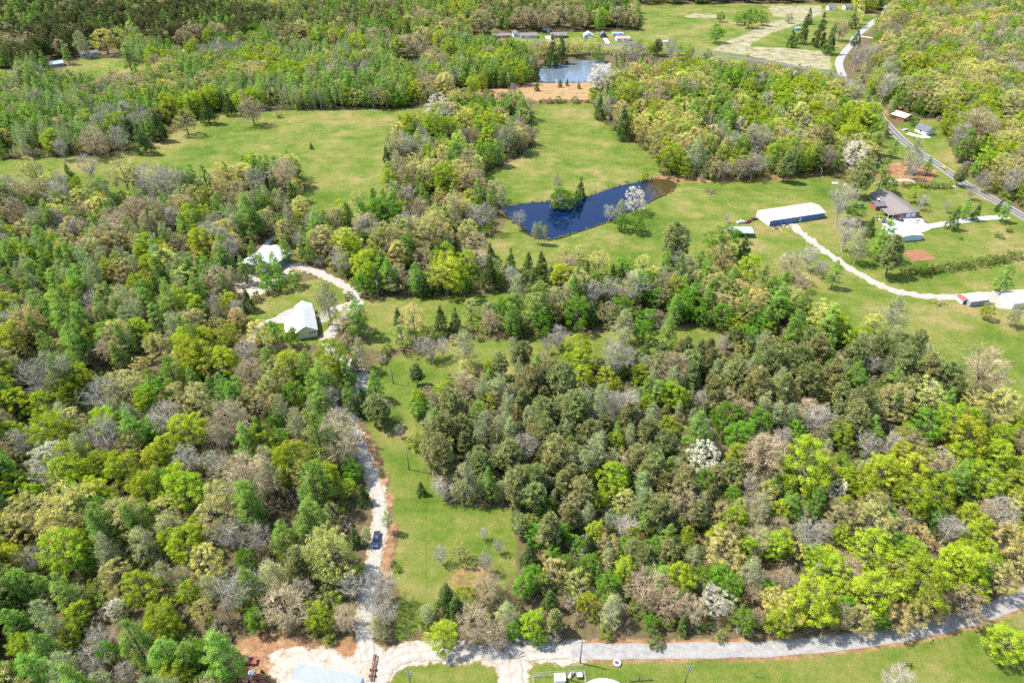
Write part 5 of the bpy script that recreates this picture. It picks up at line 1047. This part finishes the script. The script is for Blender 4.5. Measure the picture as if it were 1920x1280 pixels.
def fence(label, path, h, post_m, rail_m, step, rails, name):
    pts = [P(*q) for q in path]; e = empty(name, pts[0]); tag(e, label, 'fence'); o = pts[0]
    for a, b in zip(pts, pts[1:]):
        n = max(1, round((b-a).length/step))
        for i in range(n+1):
            p = a.lerp(b, i/n)-o; tube('post', [(p.x,p.y,-.1),(p.x,p.y,h)], .05 if rail_m is STEEL else .08, post_m, e, 6)
        for z in rails: tube('rail', [(a.x-o.x,a.y-o.y,z),(b.x-o.x,b.y-o.y,z)], .03 if rail_m is STEEL else .06, rail_m, e, 5)
    return e
fence('galvanised security fence round the tank compound', [(1000,1300),(999,1268),(1095,1262),(1098,1290)], 2.0, STEEL, STEEL, 3.0, (.1, 1.0, 1.95), 'wire_fence')
fence('weathered wooden rail fence east of the water tank', [(1180,1277),(1198,1275),(1221,1274)], 1.3, WOOD, WOOD, 2.4, (.35, .75, 1.15), 'rail_fence')
fence('black pipe gate frame alone in the verge', [(1687,1253),(1691,1247),(1708,1247),(1707,1253)], 1.1, BLACK, BLACK, 3.5, (.25, 1.05), 'gate_frame')
fence('two grey posts with a rail in the sandy verge', [(1415,1268),(1428,1270)], 1.2, WOOD, WOOD, 1.9, (.9,), 'post_fence')
e = empty('equipment_box', P(1040,1282), .02); tag(e, 'white metal equipment box inside the tank fence', 'utility box')
box('cabinet', 0, 2.6, 0, 1.8, 0, 1.7, WHITEW, e, .04); box('lid', -.08, 2.68, -.08, 1.88, 1.7, 1.82, WHITEW, e); box('hasp', 1.1, 1.6, .6, .9, 1.82, 1.86, RUST, e)
e = empty('pump_box', P(1082,1272), .05); tag(e, 'small brown pump box beside the short pole', 'utility box')
box('cabinet', 0, 1.3, 0, 1.1, 0, 1.0, WOOD, e, .03); box('lid', -.1, 1.4, -.1, 1.2, 1.0, 1.1, GREYW, e)
e = empty('gas_cylinder', P(1066,1272), .05); tag(e, 'white gas cylinders leaning by the short pole', 'gas cylinder')
e.rotation_euler = (0,0,.9); tube('cylinder_body', [(0,0,.45),(2.0,0,.45)], .42, WHITEW, e, 14); tube('valve', [(1.0,0,.85),(1.0,0,1.1)], .1, STEEL, e, 8)
for x in (.4, 1.6): box('foot', x-.08, x+.08, -.35, .35, 0, .12, STEEL, e)
e = empty('manhole_ring', P(1157,1243)); tag(e, 'white concrete manhole ring with a rusty lid in the verge', 'manhole')
lathe('concrete_ring', [(.55,.1),(.55,.55),(.62,.6),(.95,.6),(1.0,.5),(1.05,0)], CONC, e, 24); lathe('lid', [(.52,.12),(.5,.2),(.1,.24)], RUST, e, 20)
# rusty beams beside the lane gate
e = empty('rusty_trailer_frame', P(697,1278), math.pi/2+.02); tag(e, 'long rusty steel trailer frame beside the junction', 'trailer frame')
for s in (-.32, .32): box('beam', 0, 7.0, s-.1, s+.1, .45, .75, RUST, e)
for k in range(6): box('cross_member', .3+k*1.25, .5+k*1.25, -.215, .215, .5, .7, RUST, e)
for x in (1.4, 3.0):
    tube('axle', [(x,-.8,.38),(x,.8,.38)], .06, RUST, e, 6)
    for s in (-.8, .65): tube('wheel', [(x,s,.38),(x,s+.15,.38)], .36, TYRE, e, 12)
# scrap and loose things
rs = random.Random(9)
def junk(name, label, at, cols, n, spread, cat, group=None):
    """one heap: beams, sheets and drums lying over each other"""
    e = empty(name, P(*at)); tag(e, label, cat, group)
    for i in range(n):
        x, y = rs.gauss(0, spread), rs.gauss(0, spread); m = cols[i % len(cols)]; a = rs.uniform(0, 3.1)
        k = rs.random()
        if k < .4: p = tube('beam', [(x-math.cos(a), y-math.sin(a), .1), (x+math.cos(a), y+math.sin(a), rs.uniform(.2, .8))], .09, m, e, 6)
        elif k < .7: p = box('sheet', -rs.uniform(.4, .9), .7, -.5, .5, 0, .08, m, e); p.location = (x, y, rs.uniform(.1, .5)); p.rotation_euler = (rs.uniform(-.4, .4), rs.uniform(-.4, .4), a)
        else: tube('drum', [(x, y, 0), (x, y, .8)], .3, m, e, 10)
SCR = [RUST, mat('faded_red', (.30,.06,.05), .6), STEEL, BLACK, WHITEW]
junk('scrap_heap', 'rusty machine scrap by the lower picture edge west of the metal shed', (490,1277), [RUST, BLACK, MATS['faded_red']], 12, 1.3, 'scrap heap')
junk('scrap_heap', 'scrap heap against the front wall of the long shed', (1458,428), SCR, 14, 2.0, 'scrap heap')
junk('scrap_heap', 'blue and white scrap heap further along the front of the long shed', (1470,424), [WHITEW, BLUEROOF, RUST], 10, 1.5, 'scrap heap')
junk('scrap_heap', 'scrap stored beneath the open shed roof', (1388,440), [BLACK, BLUEROOF, RUST], 14, 1.8, 'scrap heap')
junk('scrap_heap', 'clutter beside the carport of the ranch house', (1650,411), SCR, 12, 1.8, 'scrap heap')
junk('scrap_heap', 'red and white clutter east of the garage drive', (1729,416), SCR, 10, 1.6, 'scrap heap')
junk('scrap_heap', 'broken timber heap in front of the red shed', (1763,572), [WOOD, RUST], 12, 1.5, 'scrap heap')
junk('log_heap', 'grey log heap in the lawn east of the big pine', (1251,483), [WOOD, POLEW], 12, 1.4, 'log heap')
junk('brush_pile', 'brown brush pile on the lawn near the bank', (1333,361), [WOOD, mat('brush', (.16,.12,.08))], 40, 1.6, 'brush pile')
junk('scrap_heap', 'white debris on the lawn at the wood edge', (1570,345), [WHITEW, CONC], 12, 1.6, 'scrap heap')
junk('log_heap', 'fallen grey branches beside the lane under the trees', (957,1203), [POLEW, WOOD], 18, 2.4, 'log heap')
e = empty('trampoline', P(1613,388)); tag(e, 'round trampoline on the lawn west of the ranch house', 'trampoline')
lathe('mat', [(2.0,.85),(.05,.84)], BLACK, e, 24); lathe('padding', [(2.0,.82),(2.0,.93),(2.45,.93),(2.45,.82)], PALEBLUEW, e, 24)
for k in range(6):
    t = k*math.pi/3; tube('leg', [(2.3*math.cos(t),2.3*math.sin(t),0),(2.3*math.cos(t),2.3*math.sin(t),.84)], .04, STEEL, e, 6)
e = empty('bucket', P(471,1261)); tag(e, 'white upturned tub on the brown yard by the red car', 'tub'); lathe('tub_body', [(.75,0),(.8,.1),(.62,.55)], WHITEW, e, 16); lathe('tub_rim', [(.86,0),(.86,.08)], WHITEW, e, 16)
e = empty('gas_tank', P(1843,569.5), 1.2); tag(e, 'round white gas tank beside the grey trailer', 'gas tank'); tube('tank_body', [(-.9,0,.9),(-.75,0,.9),(.75,0,.9),(.9,0,.9)], [.35,.55,.55,.35], WHITEW, e, 16)
for x in (-.5, .5): box('foot', x-.1, x+.1, -.35, .35, 0, .42, STEEL, e)
# hedge along the lawn bank
def hedge(name, label, path, wd, ht, tint, n, seed):
    rng = np.random.default_rng(seed); pts = np.array([P(*q) for q in path]); k = rng.uniform(0, len(pts)-1, n); i = np.minimum(k.astype(int), len(pts)-2); f = (k-i)[:, None]
    base = pts[i]*(1-f) + pts[i+1]*f; hh = ht*(0.55+0.45*rng.uniform(size=n)**.5)
    cc = base + np.stack([rng.normal(size=n)*wd*.3, rng.normal(size=n)*wd*.3, hh*rng.uniform(.25, .95, n)], -1)
    me = pack('foliage', [(foliage(rng, cc, .8, 34, .36, .25, .9), LEAF)])
    o = link(name, me); o['tint'] = list(tint); tag(o, label, 'hedge', kind=None)
hedge('hedge', 'dark overgrown hedge curving along the lawn bank below the clay plot', [(1690,512),(1740,512),(1800,502),(1860,493),(1912,482)], 5.0, 4.2, (.20,.24,.06), 520, 1)
hedge('hedge', 'low hedge along the top of the middle field', [(862,193),(920,193),(985,193),(1050,192),(1110,192)], 2.5, 2.2, (.11,.17,.03), 420, 2)
hedge('hedge', 'leafy bank hedge between the ranch house and the highway', [(1690,350),(1730,352),(1785,352)], 5.0, 2.8, (.2,.27,.05), 260, 3)
